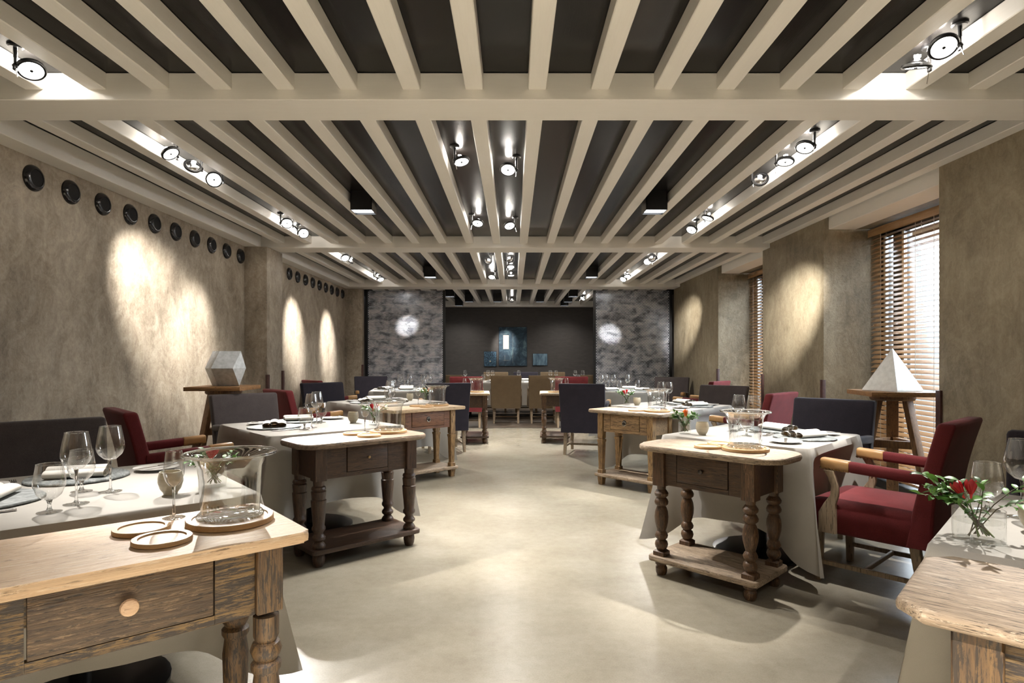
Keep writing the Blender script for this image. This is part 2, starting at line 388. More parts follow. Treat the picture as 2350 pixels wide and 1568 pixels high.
# round air nozzles
def nozzle_mesh():
    return (G().lathe([(.088, 0), (.088, .006), (.084, .016), (.074, .026), (.062, .031), (.057, .031), (.055, .026), (.055, .004)], seg=28, cap0=False, cap1=False).mesh('collar'),
            G().lathe([(.0565, .027), (.0, .0272)], seg=24, cap0=False, cap1=False).mesh('opening'))
nm, nh = nozzle_mesh()
for i in range(10):
    o = thing('air_nozzle', 'glossy black round air nozzle high in the plaster wall before the pilaster', 'vent', (XL, 4.10 + .3455 * i, 2.465), 0, 'air nozzles before the pilaster')
    o.rotation_euler = (0, R(90), 0); inst('collar', nm, 'nozzle_black', o); inst('opening', nh, 'nozzle_hole', o)
for i in range(9):
    o = thing('air_nozzle', 'glossy black round air nozzle high in the plaster wall beyond the pilaster', 'vent', (XL, 8.78 + .341 * i, 2.475), 0, 'air nozzles beyond the pilaster')
    o.rotation_euler = (0, R(90), 0); inst('collar', nm, 'nozzle_black', o); inst('opening', nh, 'nozzle_hole', o)

# ceiling spotlights
lamp_me = dict(
    canopy=G().lathe([(.034, 0), (.034, -.008), (.028, -.014)], seg=16).lathe([(.009, -.014), (.009, -.060)], seg=8).mesh('canopy'),
    knuckle=G().lathe([(.002, .013), (.010, .009), (.014, 0), (.010, -.009), (.002, -.013)], seg=10).box((0, 0, -.012), (.012, .022, .022), .003).mesh('knuckle'),
    ring=G().lathe([(.050, -.004), (.058, -.004), (.062, .004), (.060, .014), (.050, .018), (.046, .010), (.050, -.004)], seg=28, cap0=False, cap1=False).mesh('ring'),
    reflector=G().lathe([(.049, .010), (.044, .020), (.030, .030), (.016, .036)], seg=20, cap0=False, cap1=False).mesh('reflector'),
    lens=G().lathe([(.049, .0), (.0, .0005)], seg=28, cap0=False, cap1=False).mesh('lens'),
    cap=G().lathe([(.007, -.006), (.009, 0)], seg=10).mesh('glare_cap'),
    bulb=G().lathe([(.002, .030), (.011, .034), (.012, .046), (.008, .056), (.002, .058)], seg=10).box((0, 0, .05), (.03, .006, .012)).mesh('bulb_socket'),
    rod=G().lathe([(.0022, 0), (.0022, -.075)], seg=6).mesh('aiming_rod'))
def spot(x, y, tgt, watts, cone=30, row='', aim='', blend=1.0, side=1, back=1.0, zd=2.645):
    lab = 'black ringed ceiling spotlight ' + {'vent': 'along the vented wall', 'window': 'along the window side', 'mid': 'over the aisle', 'far': 'in the dark end room'}[row] + ', ' + aim
    root = thing('ceiling_spotlight', lab, 'spotlight', (x, y, ZC), 0, 'spotlights ' + row)
    C = Vector((x, y, zd)); d = (Vector(tgt) - C).normalized()
    h = Vector((-d.y, d.x, 0)); h = h.normalized() if h.length > .05 else Vector((1, 0, 0))
    e = h * side                                  # the arm holds the ring at its edge
    K = C + e * .062; kl = K - Vector((x, y, ZC))
    q = d.to_track_quat('-Z', 'Y').to_euler()
    inst('canopy', lamp_me['canopy'], 'black_metal', root, (kl.x, kl.y, 0))
    part('stem', G().tube([(kl.x, kl.y, -.05), (kl.x, kl.y, kl.z)], .007, 8), 'black_metal', root)
    inst('knuckle', lamp_me['knuckle'], 'black_metal', root, kl)
    cl = C - Vector((x, y, ZC))
    rg = inst('ring', lamp_me['ring'], 'black_metal', root, cl, q)
    inst('reflector', lamp_me['reflector'], 'chrome', rg); inst('lens', lamp_me['lens'], 'lamp_lens', rg); inst('glare_cap', lamp_me['cap'], 'black_metal', rg)
    inst('bulb_socket', lamp_me['bulb'], 'lamp_bulb' if back > .5 else 'chrome', rg)
    inst('aiming_rod', lamp_me['rod'], 'chrome', root, kl, q)
    l = bpy.data.lights.new('spot_beam', 'SPOT'); l.energy = watts * SPOT; l.spot_size = R(cone); l.spot_blend = blend
    l.shadow_soft_size = .022; l.color = (1, .955, .895)
    lo = bpy.data.objects.new('spot_beam', l); COL.objects.link(lo); lo.parent = root
    lo.location = cl + d * .02; lo.rotation_euler = q
    if back > 0:
        p = bpy.data.lights.new('spill', 'POINT'); p.energy = .45 * back * SPOT; p.shadow_soft_size = .02; p.color = (1, .93, .83)
        po = bpy.data.objects.new('spill', p); COL.objects.link(po); po.parent = root; po.location = cl - d * .075
XA, XB, XM1, XM2 = -2.33, 1.926, -.367, -.039
SP = [
 (XA, 2.95, (-1.48, 2.25, .76), 70, 30, 'vent', "ahead of the first cross beam"), (XA, 4.15, (-.95, 3.95, .74), 90, 26, 'vent', "aimed at the dark side table"), (XA, 4.43, (-3.23, 5.50, 1.75), 105, 46, 'vent', "turned to the plaster wall"),
 (XA, 4.75, (-.80, 1.86, .74), 120, 24, 'vent', "aimed back at the pale-knobbed side table"), (XA, 6.28, (-1.45, 4.5, .76), 95, 34, 'vent', "aimed at the table by the grey-brown chair"), (XA, 6.44, (-3.23, 6.05, 1.25), 50, 50, 'vent', "aimed at the wall behind the pedestal"),
 (XA, 6.78, (-1.0, 4.2, .76), 80, 26, 'vent', "aimed at the dark side table's vase"), (XA, 8.45, (-1.4, 7.0, .76), 90, 36, 'vent', "aimed at the table by the reddish drawer"), (XA, 8.68, (-3.23, 8.95, 1.65), 90, 42, 'vent', "turned to the wall just past the pilaster"),
 (XA, 10.35, (-3.23, 10.6, 1.55), 85, 42, 'vent', "turned to the wall by the last vents"), (XA, 10.72, (-1.75, 9.7, .76), 140, 38, 'vent', "aimed at the table before the screen"),
 (XB, 2.73, (1.55, 1.50, .76), 70, 34, 'window', "with full bright disc, ahead of first beam"), (XB, 2.92, (2.0, 3.6, .5), 50, 34, 'window', "hanging level, ahead of the first beam"), (XB, 4.03, (1.25, 3.4, .74), 110, 26, 'window', "level, nearest the first beam's far face"),
 (XB, 4.32, (1.65, 3.95, .76), 80, 36, 'window', "level, second past the first beam"), (XB, 4.75, (3.12, 6.85, 1.72), 230, 26, 'window', "turned away to the window pilaster"), (XB, 6.05, (1.25, 5.95, .74), 100, 30, 'window', "level, just before the second beam"),
 (XB, 6.60, (.45, 5.2, 0), 55, 64, 'window', "tilted, touching the second beam"), (XB, 8.45, (3.12, 10.9, 1.85), 230, 22, 'window', "turned to the pilaster by the screen"), (XB, 8.75, (1.7, 6.6, .76), 95, 36, 'window', "just past the second beam, facing back"),
 (XB, 10.3, (1.85, 9.6, .76), 150, 38, 'window', "aimed at the table before the screen"), (XB, 10.7, (.7, 9.3, .74), 90, 26, 'window', "aimed at the slim bobbin-leg side table"),
 (XM1, 4.32, (.25, 3.7, 0), 46, 90, 'mid', "tilted, first past the first beam"), (XM2, 4.5, (-.2, 2.9, 0), 44, 90, 'mid', "glaring toward the entrance"), (XM1, 6.28, (-.62, 5.0, 0), 80, 40, 'mid', "level, just before the second beam"),
 (XM2, 6.4, (.55, 4.9, 0), 55, 64, 'mid', "tilted, just before the second beam"), (XM1, 8.67, (-2.07, 11.93, 1.90), 420, 7, 'mid', "turned to the screen past the vents"), (XM2, 8.5, (1.88, 11.93, 1.74), 420, 6.5, 'mid', "turned to the screen on the window side"),
 (XM2, 9.25, (-.1, 8.2, 0), 74, 84, 'mid', "low one in the middle of its bay"), (XM1, 10.4, (-.55, 9.2, .74), 80, 26, 'mid', "facing back before the third beam"), (XM2, 10.2, (0, 10.0, 0), 74, 84, 'mid', "hanging level before the third beam"),
 (XM1, .9, (-.1, .75, 0), 480, 60, 'mid', "unseen one added to bounce light upward"), (XM2, -1.1, (.2, -.3, 0), 420, 90, 'mid', "second unseen one added to bounce light upward"),  # unseen lamps added behind the camera, bouncing floor light onto the ceiling
 (XA, .9, (-2.0, .1, 0), 300, 60, 'vent', "unseen one added to bounce light upward"), (XB, .9, (1.9, -.1, 0), 300, 60, 'window', "unseen one added to bounce light upward"),  # likewise added out of view as ceiling bounce fill
 (XM2, 14.6, (-.22, 16.0, 1.60), 60, 26, 'far', "aimed at the large blue hanging"), (1.60, 14.1, (.3, 13.2, .76), 110, 60, 'far', "beside the window-side screen")]
for i, s_ in enumerate(SP):
    spot(*s_, side=1 if i % 2 else -1)
# square box downlights
bx_me = G().box((0, 0, -.085), (.165, .165, .17), .003, 1).mesh('housing')
def downlight(x, y, w, row):
    lab = {'a': 'black square box downlight set between joists before the middle ceiling beam', 'b': 'black square box downlight set between joists near the perforated screens', 'c': 'black square box downlight set between joists of the dark end room'}[row]
    o = thing('box_downlight', lab, 'downlight', (x, y, ZC), 0, 'box downlights ' + row)
    g = G()
    for sx, sy, dx, dy in ((-1, 0, .006, .19), (1, 0, .006, .19), (0, -1, .19, .006), (0, 1, .19, .006)):
        g.box((sx * .092, sy * .092, -.085), (dx, dy, .17))
    g.box((0, 0, -.04), (.16, .16, .006)); part('housing', g, 'black_metal', o)
    part('lens', G().box((0, 0, -.150), (.178, .178, .004)), 'box_lens', o)
    l = bpy.data.lights.new('down_beam', 'SPOT'); l.energy = w; l.spot_size = R(140); l.spot_blend = .8; l.shadow_soft_size = .05; l.color = (1, .95, .88)
    lo = bpy.data.objects.new('down_beam', l); COL.objects.link(lo); lo.parent = o; lo.location = (0, 0, -.16)
downlight(-1.349, 5.5, 110, 'a'); downlight(1.271, 5.5, 110, 'a'); downlight(-1.349, 9.94, 150, 'b'); downlight(1.271, 9.94, 150, 'b')
for x, y in ((-1.349, 13.0), (-1.349, 15.2), (-1.0215, 14.16), (-.367, 14.16), (.616, 14.16), (1.271, 15.2), (1.271, 14.2), (1.271, 13.0)): downlight(x, y, 50, 'c')
# ------------------------------------------------------------------ side tables
BOB = [(.020, .145), (.030, .158), (.034, .175), (.030, .192), (.020, .202), (.031, .214), (.034, .228), (.028, .243), (.022, .252), (.028, .275), (.034, .305), (.036, .335), (.033, .365), (.026, .388), (.022, .396), (.034, .408), (.036, .422), (.030, .438), (.023, .446), (.034, .458), (.036, .472), (.028, .486), (.022, .494), (.024, .52)]
VASE = [(.034, .11), (.037, .125), (.030, .140), (.021, .150), (.035, .165), (.036, .178), (.024, .195), (.024, .205), (.036, .222), (.036, .236), (.030, .246), (.034, .30), (.039, .36), (.041, .40), (.036, .405), (.038, .43), (.040, .452), (.034, .458), (.039, .468), (.036, .480), (.028, .486), (.030, .52)]
BALU = [(.026, .0), (.030, .02), (.022, .05), (.030, .10), (.034, .20), (.036, .28), (.030, .33), (.038, .345), (.038, .36), (.028, .37), (.036, .385), (.040, .40), (.034, .42), (.026, .425), (.032, .44), (.032, .50)]
def side_table(label, loc, ang, lx, ly, tw, td, kind, top, body, leg, drawer, knob, corner=.03, dw=.30, apron=.545, shelf=True, chamfer=None, shelf_mat=None, zt=.745, name='side_table', doff=0):
    o = thing(name, label, 'side table', (*loc, 0), ang, None)
    hx, hy = tw / 2, td / 2
    poly = rrect(hx, hy, corner, 6) if chamfer is None else [(hx, hy - chamfer), (hx - chamfer, hy), (-hx + chamfer, hy), (-hx, hy - chamfer), (-hx, -hy + chamfer), (-hx + chamfer, -hy), (hx - chamfer, -hy), (hx, -hy + chamfer)]
    part('tabletop', G().prism(poly, zt - .032, zt, .0145, 4), top, o, 50)
    za = zt - .032; lw = .074
    for sx in (-1, 1):
        for sy in (-1, 1):
            g = G(); x, y = sx * lx / 2, sy * ly / 2
            if kind == 'taper':
                g.box((x, y, (za + .46) / 2), (.060, .060, za - .46), .002, 1)
                g.rstack([(.46, .024, .024, .002, x, y), (.452, .024, .024, .002, x, y), (.448, .034, .034, .003, x, y), (.43, .034, .034, .003, x, y), (.42, .030, .030, .003, x, y), (.15, .022, .022, .003, x, y), (.145, .030, .030, .003, x, y), (.11, .030, .030, .003, x, y)], 1)
            elif kind == 'block':
                g.box((x, y, za / 2), (.085, .085, za), .004, 1)
            else:
                g.box((x, y, (za + .515) / 2), (lw, lw, za - .515), .003, 1)
                g.lathe([(r_ * 1.12, z_) for r_, z_ in {'bobbin': BOB, 'vase': VASE, 'baluster': BALU}[kind]], (x, y, 0), 18)
                if kind == 'bobbin':
                    g.rstack([(.105, .035, .035, .002, x, y), (.135, .035, .035, .002, x, y), (.147, .022, .022, .004, x, y)], 1)
            part('leg', g, leg, o, 40)
    # apron boards
    part('apron_board', G().box((0, ly / 2 + .005, (za + apron) / 2), (lx - lw, .022, za - apron)), body, o)
    for sx in (-1, 1): part('apron_board', G().box((sx * (lx / 2 + .006), 0, (za + apron) / 2), (.022, ly - lw, za - apron)), body, o)
    yf = -ly / 2 - .008; inner = lx - lw; rail = .026
    sl = (inner - dw) / 2 + doff; sr = (inner - dw) / 2 - doff
    if sl > .01: part('apron_board', G().box((-inner / 2 + sl / 2, yf, (za + apron) / 2), (sl - .002, .022, za - apron)), body, o)
    if sr > .01: part('apron_board', G().box((inner / 2 - sr / 2, yf, (za + apron) / 2), (sr - .002, .022, za - apron)), body, o)
    part('apron_board', G().box((doff, yf, apron + rail / 2), (dw, .022, rail)), body, o)
    dz0 = apron + rail + .003; dc = (za - .004 + dz0) / 2; dh = za - .004 - dz0
    d = part('drawer', G().box((doff, yf - .003, dc), (dw - .008, .026, dh), .004, 2), drawer, o)
    M = Matrix.Translation((doff, yf - .015, dc)) @ Matrix.Rotation(R(90), 4, 'X')
    if knob == 'pale':
        part('knob', G().lathe([(.008, 0), (.008, .012), (.019, .018), (.022, .024), (.020, .032), (.012, .036)], seg=18, M=M), 'pale_knob', d)
    elif knob == 'dark':
        part('knob', G().lathe([(.006, 0), (.006, .008), (.013, .012), (.013, .018), (.006, .022)], seg=14, M=M), 'iron', d)
    elif knob == 'brass':
        part('knob', G().lathe([(.004, 0), (.004, .01), (.009, .014), (.009, .02), (.004, .023)], seg=12, M=M), 'brass_stud', d)
    elif knob == 'white':
        part('knob', G().lathe([(.005, 0), (.005, .012), (.012, .018), (.012, .026), (.004, .030)], seg=12, M=M), 'porcelain', d)
    elif knob == 'ring':
        part('pull_plate', G().lathe([(.024, 0), (.024, .003), (.006, .006)], seg=16, M=M), 'iron', d)
        part('pull_ring', G().tube([(doff + .020 * math.sin(a), yf - .024, dc - .010 - .020 * math.cos(a)) for a in [2 * math.pi * i / 16 for i in range(17)]], .003, 6, caps=False), 'chrome', d)
    if shelf:
        part('shelf', G().prism(rrect(lx / 2 + .06, ly / 2 + .06, .03, 4), .082, .112, .008, 2), shelf_mat or top, o)
        for sx in (-1, 1):
            for sy in (-1, 1):
                x, y = sx * lx / 2, sy * ly / 2
                if kind == 'taper': g = G().rstack([(.083, .032, .032, .003, x, y), (0, .024, .024, .003, x, y)], 1)
                elif kind == 'bobbin': g = G().lathe([(.030, .083), (.036, .075), (.036, .062), (.026, .052), (.034, .040), (.032, .015), (.026, 0)], (x, y, 0), 16)
                else: g = G().lathe([(.022, .083), (.034, .070), (.038, .048), (.034, .020), (.026, 0)], (x, y, 0), 16)
                part('foot', g, leg, o)
    return o
ST = {}
ST['L1'] = dict(c=(-1.09, 1.68), a=R(40.3)); ST['L2'] = dict(c=(-1.03, 3.99), a=R(42)); ST['L3'] = dict(c=(-.983, 6.40), a=R(42))
ST['L4'] = dict(c=(-.585, 9.28), a=R(93)); ST['R4'] = dict(c=(.635, 9.32), a=R(-93)); ST['R3'] = dict(c=(1.19, 6.0), a=R(-45))
ST['R2'] = dict(c=(1.15, 3.458), a=R(-45.7)); ST['R1'] = dict(c=(1.27, 1.135), a=R(-42))
side_table('worn pine side table with raised drawer front and pale round wooden knob', ST['L1']['c'], ST['L1']['a'], .70, .30, .90, .47, 'baluster', 'pine_top', 'pine_body', 'pine_leg', 'pine_drawer', 'pale', .02, .41, .515, False)
side_table('dark stained side table with bulbous turned legs, shelf and tiny brass knob', ST['L2']['c'], ST['L2']['a'], .635, .28, .88, .45, 'vase', 'worn_dark_top', 'dark_oak', 'dark_oak_leg', 'dark_oak', 'brass', .10, .29, .522, shelf_mat='dark_oak')
side_table('honey-legged side table with reddish drawer front and dark ring pull', ST['L3']['c'], ST['L3']['a'], .62, .28, .88, .44, 'taper', 'honey_top', 'red_drawer', 'honey_leg', 'red_drawer', 'ring', .012, .40, .53, shelf_mat='weathered_top')
side_table('narrow brown turned-leg side table with white knob on its aisle face', ST['L4']['c'], ST['L4']['a'], .53, .30, .72, .44, 'vase', 'honey_top', 'walnut_body', 'walnut_leg', 'walnut_body', 'white', .012, .34, .53, shelf_mat='dark_oak')
side_table('narrow brown side table on slim bobbin-turned legs, near a navy-backed chair', ST['R4']['c'], ST['R4']['a'], .50, .33, .70, .46, 'bobbin', 'weathered_top', 'walnut_body', 'walnut_leg', 'walnut_body', 'dark', .03, .30, .545, shelf_mat='walnut_body')
side_table('pale weathered side table with square tapered legs and chrome ring pull', ST['R3']['c'], ST['R3']['a'], .575, .29, .86, .42, 'taper', 'weathered_top', 'honey_body', 'honey_leg', 'honey_body', 'ring', .05, .34, .53, shelf_mat='weathered_top')
side_table('brown side table with fat bobbin-turned legs, dark knob and rounded top', ST['R2']['c'], ST['R2']['a'], .53, .29, .86, .415, 'bobbin', 'weathered_top', 'walnut_body', 'walnut_leg', 'walnut_body', 'dark', .12, .31, .525)
side_table('greyed side table with clipped top corners and plain square legs', ST['R1']['c'], ST['R1']['a'], .62, .29, .90, .46, 'block', 'weathered_top', 'pine_body', 'pine_leg', 'pine_drawer', 'dark', chamfer=.055, dw=.34, shelf=False)

# ------------------------------------------------------------------ dining tables and cloths
CHAIRS = [(-2.19, 4.08, 44), (-2.17, 6.58, 44), (-2.72, 9.35, 42), (2.07, 3.45, 132), (2.27, 6.02, 134), (2.68, 9.0, 138), (-2.19, 2.88, -45), (-2.20, 5.32, -45), (-2.30, 7.92, -45), (-2.50, 10.85, -72), (2.16, 2.26, -135), (2.28, 4.58, -135), (2.26, 7.05, -135), (2.62, 10.35, -115), (-.97, 8.40, 108), (.98, 8.18, 74), (-.86, 11.35, 92), (1.06, 11.35, 88), (-.14, 12.12, 90), (.59, 12.12, 90), (-1.30, 12.42, 90), (1.62, 12.42, 90), (-.42, 14.35, -90), (.30, 14.35, -90), (.95, 14.35, -90)]
def cloth_mesh(hx, hy, zt, drop, seed, corner=.40, push=()):
    rr = random.Random(seed); ph = [rr.uniform(0, 6.28) for _ in range(8)]
    g = G(); pts = []; n = 30; r = .02
    cs = [(hx, hy), (-hx, hy), (-hx, -hy), (hx, -hy)]
    for k in range(4):
        (x0, y0), (x1, y1) = cs[k], cs[(k + 1) % 4]
        L = math.hypot(x1 - x0, y1 - y0); dx, dy = (x1 - x0) / L, (y1 - y0) / L; nx, ny = dy, -dx
        m = max(n, int(L / .035))
        for i in range(m):
            f = (i + .5) / m; f = f + .10 * math.sin(2 * math.pi * f) * -1 * .6
            d = f * L; dc = min(d, L - d)
            w = math.exp(-(dc / .075) ** 2); w2 = math.exp(-((dc - .17) / .07) ** 2)
            cd = cs[k] if d < L / 2 else cs[(k + 1) % 4]
            qx, qy = cd[0] / hx * .7071, cd[1] / hy * .7071
            mx, my = nx * (1 - w) + qx * w, ny * (1 - w) + qy * w
            pts.append((x0 + dx * d, y0 + dy * d, mx, my, w, w2, d + k * 1.7, dc))
    rows = [(0, 0, .012), (.0, .0, .0)]
    R_ = []
    ins = [Vector((x - mx * .018, y - my * .018, zt)) for x, y, mx, my, w, w2, s, dc in pts]; R_.append(ins)
    R_.append([Vector((x - mx * .004, y - my * .004, zt - .004)) for x, y, mx, my, w, w2, s, dc in pts])
    NV = 14
    for j in range(1, NV + 1):
        v = j / NV; ring = []
        for x, y, mx, my, w, w2, s, dc in pts:
            Ld = drop * (1 + corner * math.exp(-(dc / .16) ** 2))
            fold = .012 * math.sin(s * 9 + ph[0]) + .010 * math.sin(s * 17 + ph[1]) + .008 * math.sin(s * 4 + ph[2])
            out = .004 + v * (.022 + fold * (.4 + v)) + w * (.02 * v + .085 * v ** 1.2) - w2 * .030 * v
            for qx, qy, tx, ty, tc, dep in push:
                al = max(0., (mx * qx + my * qy - .75) / .25); tt = abs(x * tx + y * ty - tc)
                out -= dep * al * max(0., min(1, (v - .075) / .14)) * max(0., min(1., (.40 - tt) / .09))
            tw = w * v * .05 * math.sin(ph[3] + s)
            ring.append(Vector((x + mx * out - my * tw, y + my * out + mx * tw, max(.012, zt - .008 - v * Ld))))
        R_.append(ring)
    g.rings(R_, True, False)
    bmesh.ops.triangulate(g.bm, faces=[f for f in g.bm.faces if len(f.verts) > 4])
    return g.mesh('tablecloth', 60)
ped = dict(base=G().lathe([(.30, 0), (.30, .012), (.27, .022), (.05, .03)], seg=32).mesh('pedestal_base'), col=G().lathe([(.036, .02), (.036, .71)], seg=16).mesh('column'))
def dining(key, c, ang, hx, hy, where, pedestals=((0, 0),), zt=.758, drop=.47, seed=1, corner=.40):
    o = thing('dining_table', 'dining table on a round black pedestal, cloth-covered, ' + where, 'table', (*c, 0), ang)
    part('tabletop', G().box((0, 0, zt - .022), (hx * 2 - .012, hy * 2 - .012, .026), .004), 'stool_top', o)
    for x, y in pedestals:
        inst('pedestal_base', ped['base'], 'black_metal', o, (x, y, 0)); inst('column', ped['col'], 'black_metal', o, (x, y, 0))
    push = []
    for px_, py_, fc in CHAIRS:
        dx, dy = px_ - c[0], py_ - c[1]; ca, sa = math.cos(ang), math.sin(ang); lx, ly = dx * ca + dy * sa, -dx * sa + dy * ca
        for qx, qy, hh in ((1, 0, hx), (-1, 0, hx), (0, 1, hy), (0, -1, hy)):
            pr = lx * qx + ly * qy; tc = lx * abs(qy) + ly * abs(qx); fx = math.cos(R(fc) - ang) * qx + math.sin(R(fc) - ang) * qy
            if fx < -.75 and pr > hh * .6 and pr - .31 < hh + .05 and abs(tc) < (hy if qx else hx) + .3:
                push.append((qx, qy, abs(qy), abs(qx), tc, hh + .05 - (pr - .31)))
    cl = inst('tablecloth', cloth_mesh(hx, hy, zt, drop, seed, corner, push), 'linen', None, (*c, 0), (0, 0, ang))
    tag(cl, 'plain grey linen cloth draped over the table ' + where, 'tablecloth')
WH = {'L1': 'by the pale-knobbed side table', 'L2': 'by the dark bulbous-legged side table', 'L3': 'by the reddish-drawer side table',
      'L4': 'before the vent-side screen', 'R4': 'before the window-side screen', 'R3': 'by the pale tapered-leg side table', 'R2': 'by the fat bobbin-leg side table', 'R1': 'by the clipped-corner side table',
      'F': 'before the blue wall hangings'}
TB = {'L1': ((-1.625, 2.289), R(41), .50), 'L2': ((-1.514, 4.575), R(42.5), .50), 'L3': ((-1.46, 7.05), R(44), .50), 'L4': ((-1.78, 9.85), R(8), .50),
      'R1': ((1.75, 1.65), R(-43), .46), 'R2': ((1.615, 3.978), R(-45), .46), 'R3': ((1.68, 6.485), R(-44), .46), 'R4': ((1.80, 9.62), R(-6), .50)}
for i, (k, (c, a, h)) in enumerate(TB.items()): dining(k, c, a, h, h, WH[k], seed=i + 3)
dining('F', (.15, 13.38), 0, 1.75, .58, WH['F'], ((-1.1, 0), (1.1, 0)), seed=22, corner=.25)

# ------------------------------------------------------------------ upholstered armchairs
def chair_meshes():
    m = {}
    m['seat'] = G().rstack([(.285, .268, .262, .03, 0, .01), (.300, .282, .276, .035, 0, .01), (.42, .288, .282, .04, 0, .01), (.448, .280, .274, .05, 0, .01), (.468, .245, .240, .06, 0, .01), (.478, .16, .16, .06, 0, .01), (.481, .05, .05, .03, 0, .01)], 4).mesh('seat', 60)
    rows = []
    for i in range(11):
        f = i / 10; z = .292 + f * .622
        cy = -.265 - .115 * f ** 1.25; th = .062 - .022 * f - .010 * math.sin(f * 3.14)
        rows.append((z, .286 + .012 * f, th, .016, 0, cy + .01 * math.sin(f * 3.1)))
    z, hx, th, r, _, cy = rows[-1]
    rows += [(z + .012, hx - .004, th - .004, .014, 0, cy - .002), (z + .018, hx - .014, th - .012, .01, 0, cy - .003)]
    m['backrest'] = G().rstack(rows, 4).mesh('backrest', 50)
    def arm(y0, y1, gx, gz, name):
        rr = []
        for y, k in ((y0, .9), (y0 + .004, 1), ((y0 + y1) / 2, 1), (y1 - .012, 1), (y1 - .004, .93), (y1, .8)):
            z = .648 + (y + .25) * .05
            rr.append([Vector((x * k, y, z + zz * k)) for x, zz in rrect(gx, gz, .020, 4)])
        return G().rings(rr).mesh(name, 50)
    m['armrest'] = arm(-.30, .06, .029, .030, 'armrest'); m['arm_cap'] = arm(.058, .205, .0305, .0315, 'arm_cap')
    rr = []
    for y, z, hy, hx in ((.165, .292, .046, .017), (.165, .40, .044, .017), (.150, .455, .030, .016), (.128, .50, .021, .015), (.125, .55, .019, .015), (.140, .60, .021, .015), (.158, .636, .026, .015)):
        rr.append([Vector((x, y + yy, z)) for x, yy in rrect(hx, hy, .006, 2)])
    m['arm_post'] = G().rings(rr).mesh('arm_post', 45)
    m['leg_f'] = G().rstack([(.30, .024, .024, .004, 0, 0), (0, .017, .017, .003, 0, 0)], 2).mesh('leg')
    m['leg_r'] = G().rstack([(.30, .024, .024, .004, 0, 0), (.15, .021, .021, .004, 0, -.022), (0, .017, .017, .003, 0, -.065)], 2).mesh('leg')
    m['side'] = G().box((0, -.015, .105), (.018, .50, .026), .003, 1).mesh('stretcher'); m['cross'] = G().box((0, .0, .105), (.45, .018, .026), .003, 1).mesh('stretcher')
    g = G()
    for sx in (-1, 1):
        for i in range(7): g.box((sx * .031, .085 + i * .0185, .640 + .0009 * i), (.006, .008, .008))
    for i in range(3): g.box((-.016 + .016 * i, .206, .646), (.008, .006, .008))
    m['studs'] = g.mesh('nail_trim')
    return m
CM = chair_meshes()
def chair(label, x, y, face, fab, cat_group=None):
    o = thing('armchair', label, 'chair', (x, y, 0), R(face - 90), cat_group)
    inst('seat', CM['seat'], fab, o); inst('backrest', CM['backrest'], fab, o)
    for sx in (-1, 1):
        a = inst('armrest', CM['armrest'], fab, o, (sx * .275, 0, 0))
        inst('arm_cap', CM['arm_cap'], 'tan_leather' if fab != 'beige_fabric' else 'beige_fabric', a); inst('nail_trim', CM['studs'], 'brass_stud', a)
        inst('arm_post', CM['arm_post'], 'oak_leg', o, (sx * .298, 0, 0))
        inst('leg', CM['leg_f'], 'oak_leg', o, (sx * .235, .235, 0)); inst('leg', CM['leg_r'], 'oak_leg', o, (sx * .235, -.235, 0))
        inst('stretcher', CM['side'], 'oak_leg', o, (sx * .235, 0, 0))
    inst('stretcher', CM['cross'], 'oak_leg', o)
    return o
RF, GF, BF, EF = 'red_fabric', 'greybrown_fabric', 'blueblack_fabric', 'beige_fabric'
chair('dark red armchair seen from behind, at the table by the dark bulbous-legged side table', -2.19, 4.08, 44, RF)
chair('dark red armchair at the table by the reddish-drawer side table', -2.17, 6.58, 44, RF)
chair('dark red armchair close to the vented wall, by the screen table', -2.72, 9.35, 42, RF)
chair('dark red armchair with sunlit seat at the table by the fat bobbin-leg side table', 2.07, 3.45, 132, RF)
chair('dark red armchair at the table by the pale tapered-leg side table', 2.27, 6.02, 134, RF)
chair('dark red armchair with pale-lit back close to the window-side pilaster and screen', 2.68, 9.0, 138, RF)
chair('charcoal-brown armchair at the table by the pale-knobbed side table', -2.19, 2.88, -45, GF)
chair('grey-brown armchair in front of the pedestal with the faceted grey block', -2.20, 5.32, -45, GF)
chair('dark violet-grey armchair at the table by the reddish-drawer side table', -2.30, 7.92, -45, BF)
chair('dark violet-grey armchair against the pier beside the screen beyond the vented wall', -2.50, 10.85, -72, BF)
chair('blue-black armchair behind the cloth of the clipped-corner side table, by the wall', 2.16, 2.26, -135, BF)
chair('slate blue armchair with pale lit edge, beside the white pyramid pedestal', 2.28, 4.58, -135, BF)
chair('brown-grey armchair with pale lit edge, before the second window recess', 2.26, 7.05, -135, GF)
chair('dark brown armchair against the pier beside the screen on the window side', 2.62, 10.35, -115, GF)
chair('navy armchair seen from behind, beside the reddish-drawer side table', -.97, 8.40, 108, BF)
chair('navy armchair seen from behind, beside the pale tapered-leg side table', .98, 8.18, 74, BF)
chair('dark red armchair seen from behind, beyond the white-knobbed side table', -.86, 11.35, 92, RF)
chair('dark red armchair seen from behind, beyond the slim bobbin-legged side table', 1.06, 11.35, 88, RF)
chair('beige armchair seen from behind, front side of the end table, facing the large blue hanging', -.14, 12.12, 90, EF)
chair('beige armchair seen from behind at the end table, facing the small pale-blue hanging', .59, 12.12, 90, EF)
chair('beige armchair seen from behind, front side of the end table, beside the vented-side screen', -1.30, 12.42, 90, EF)
chair('beige armchair seen from behind, front side of the end table, beside the window-side screen', 1.62, 12.42, 90, EF)
chair('beige armchair behind the end table, under the small dotted blue hanging', -.42, 14.35, -90, EF)
chair('violet-grey armchair behind the end table, between two beige ones', .30, 14.35, -90, BF)
chair('beige armchair behind the end table, under the small pale-blue hanging', .95, 14.35, -90, EF)

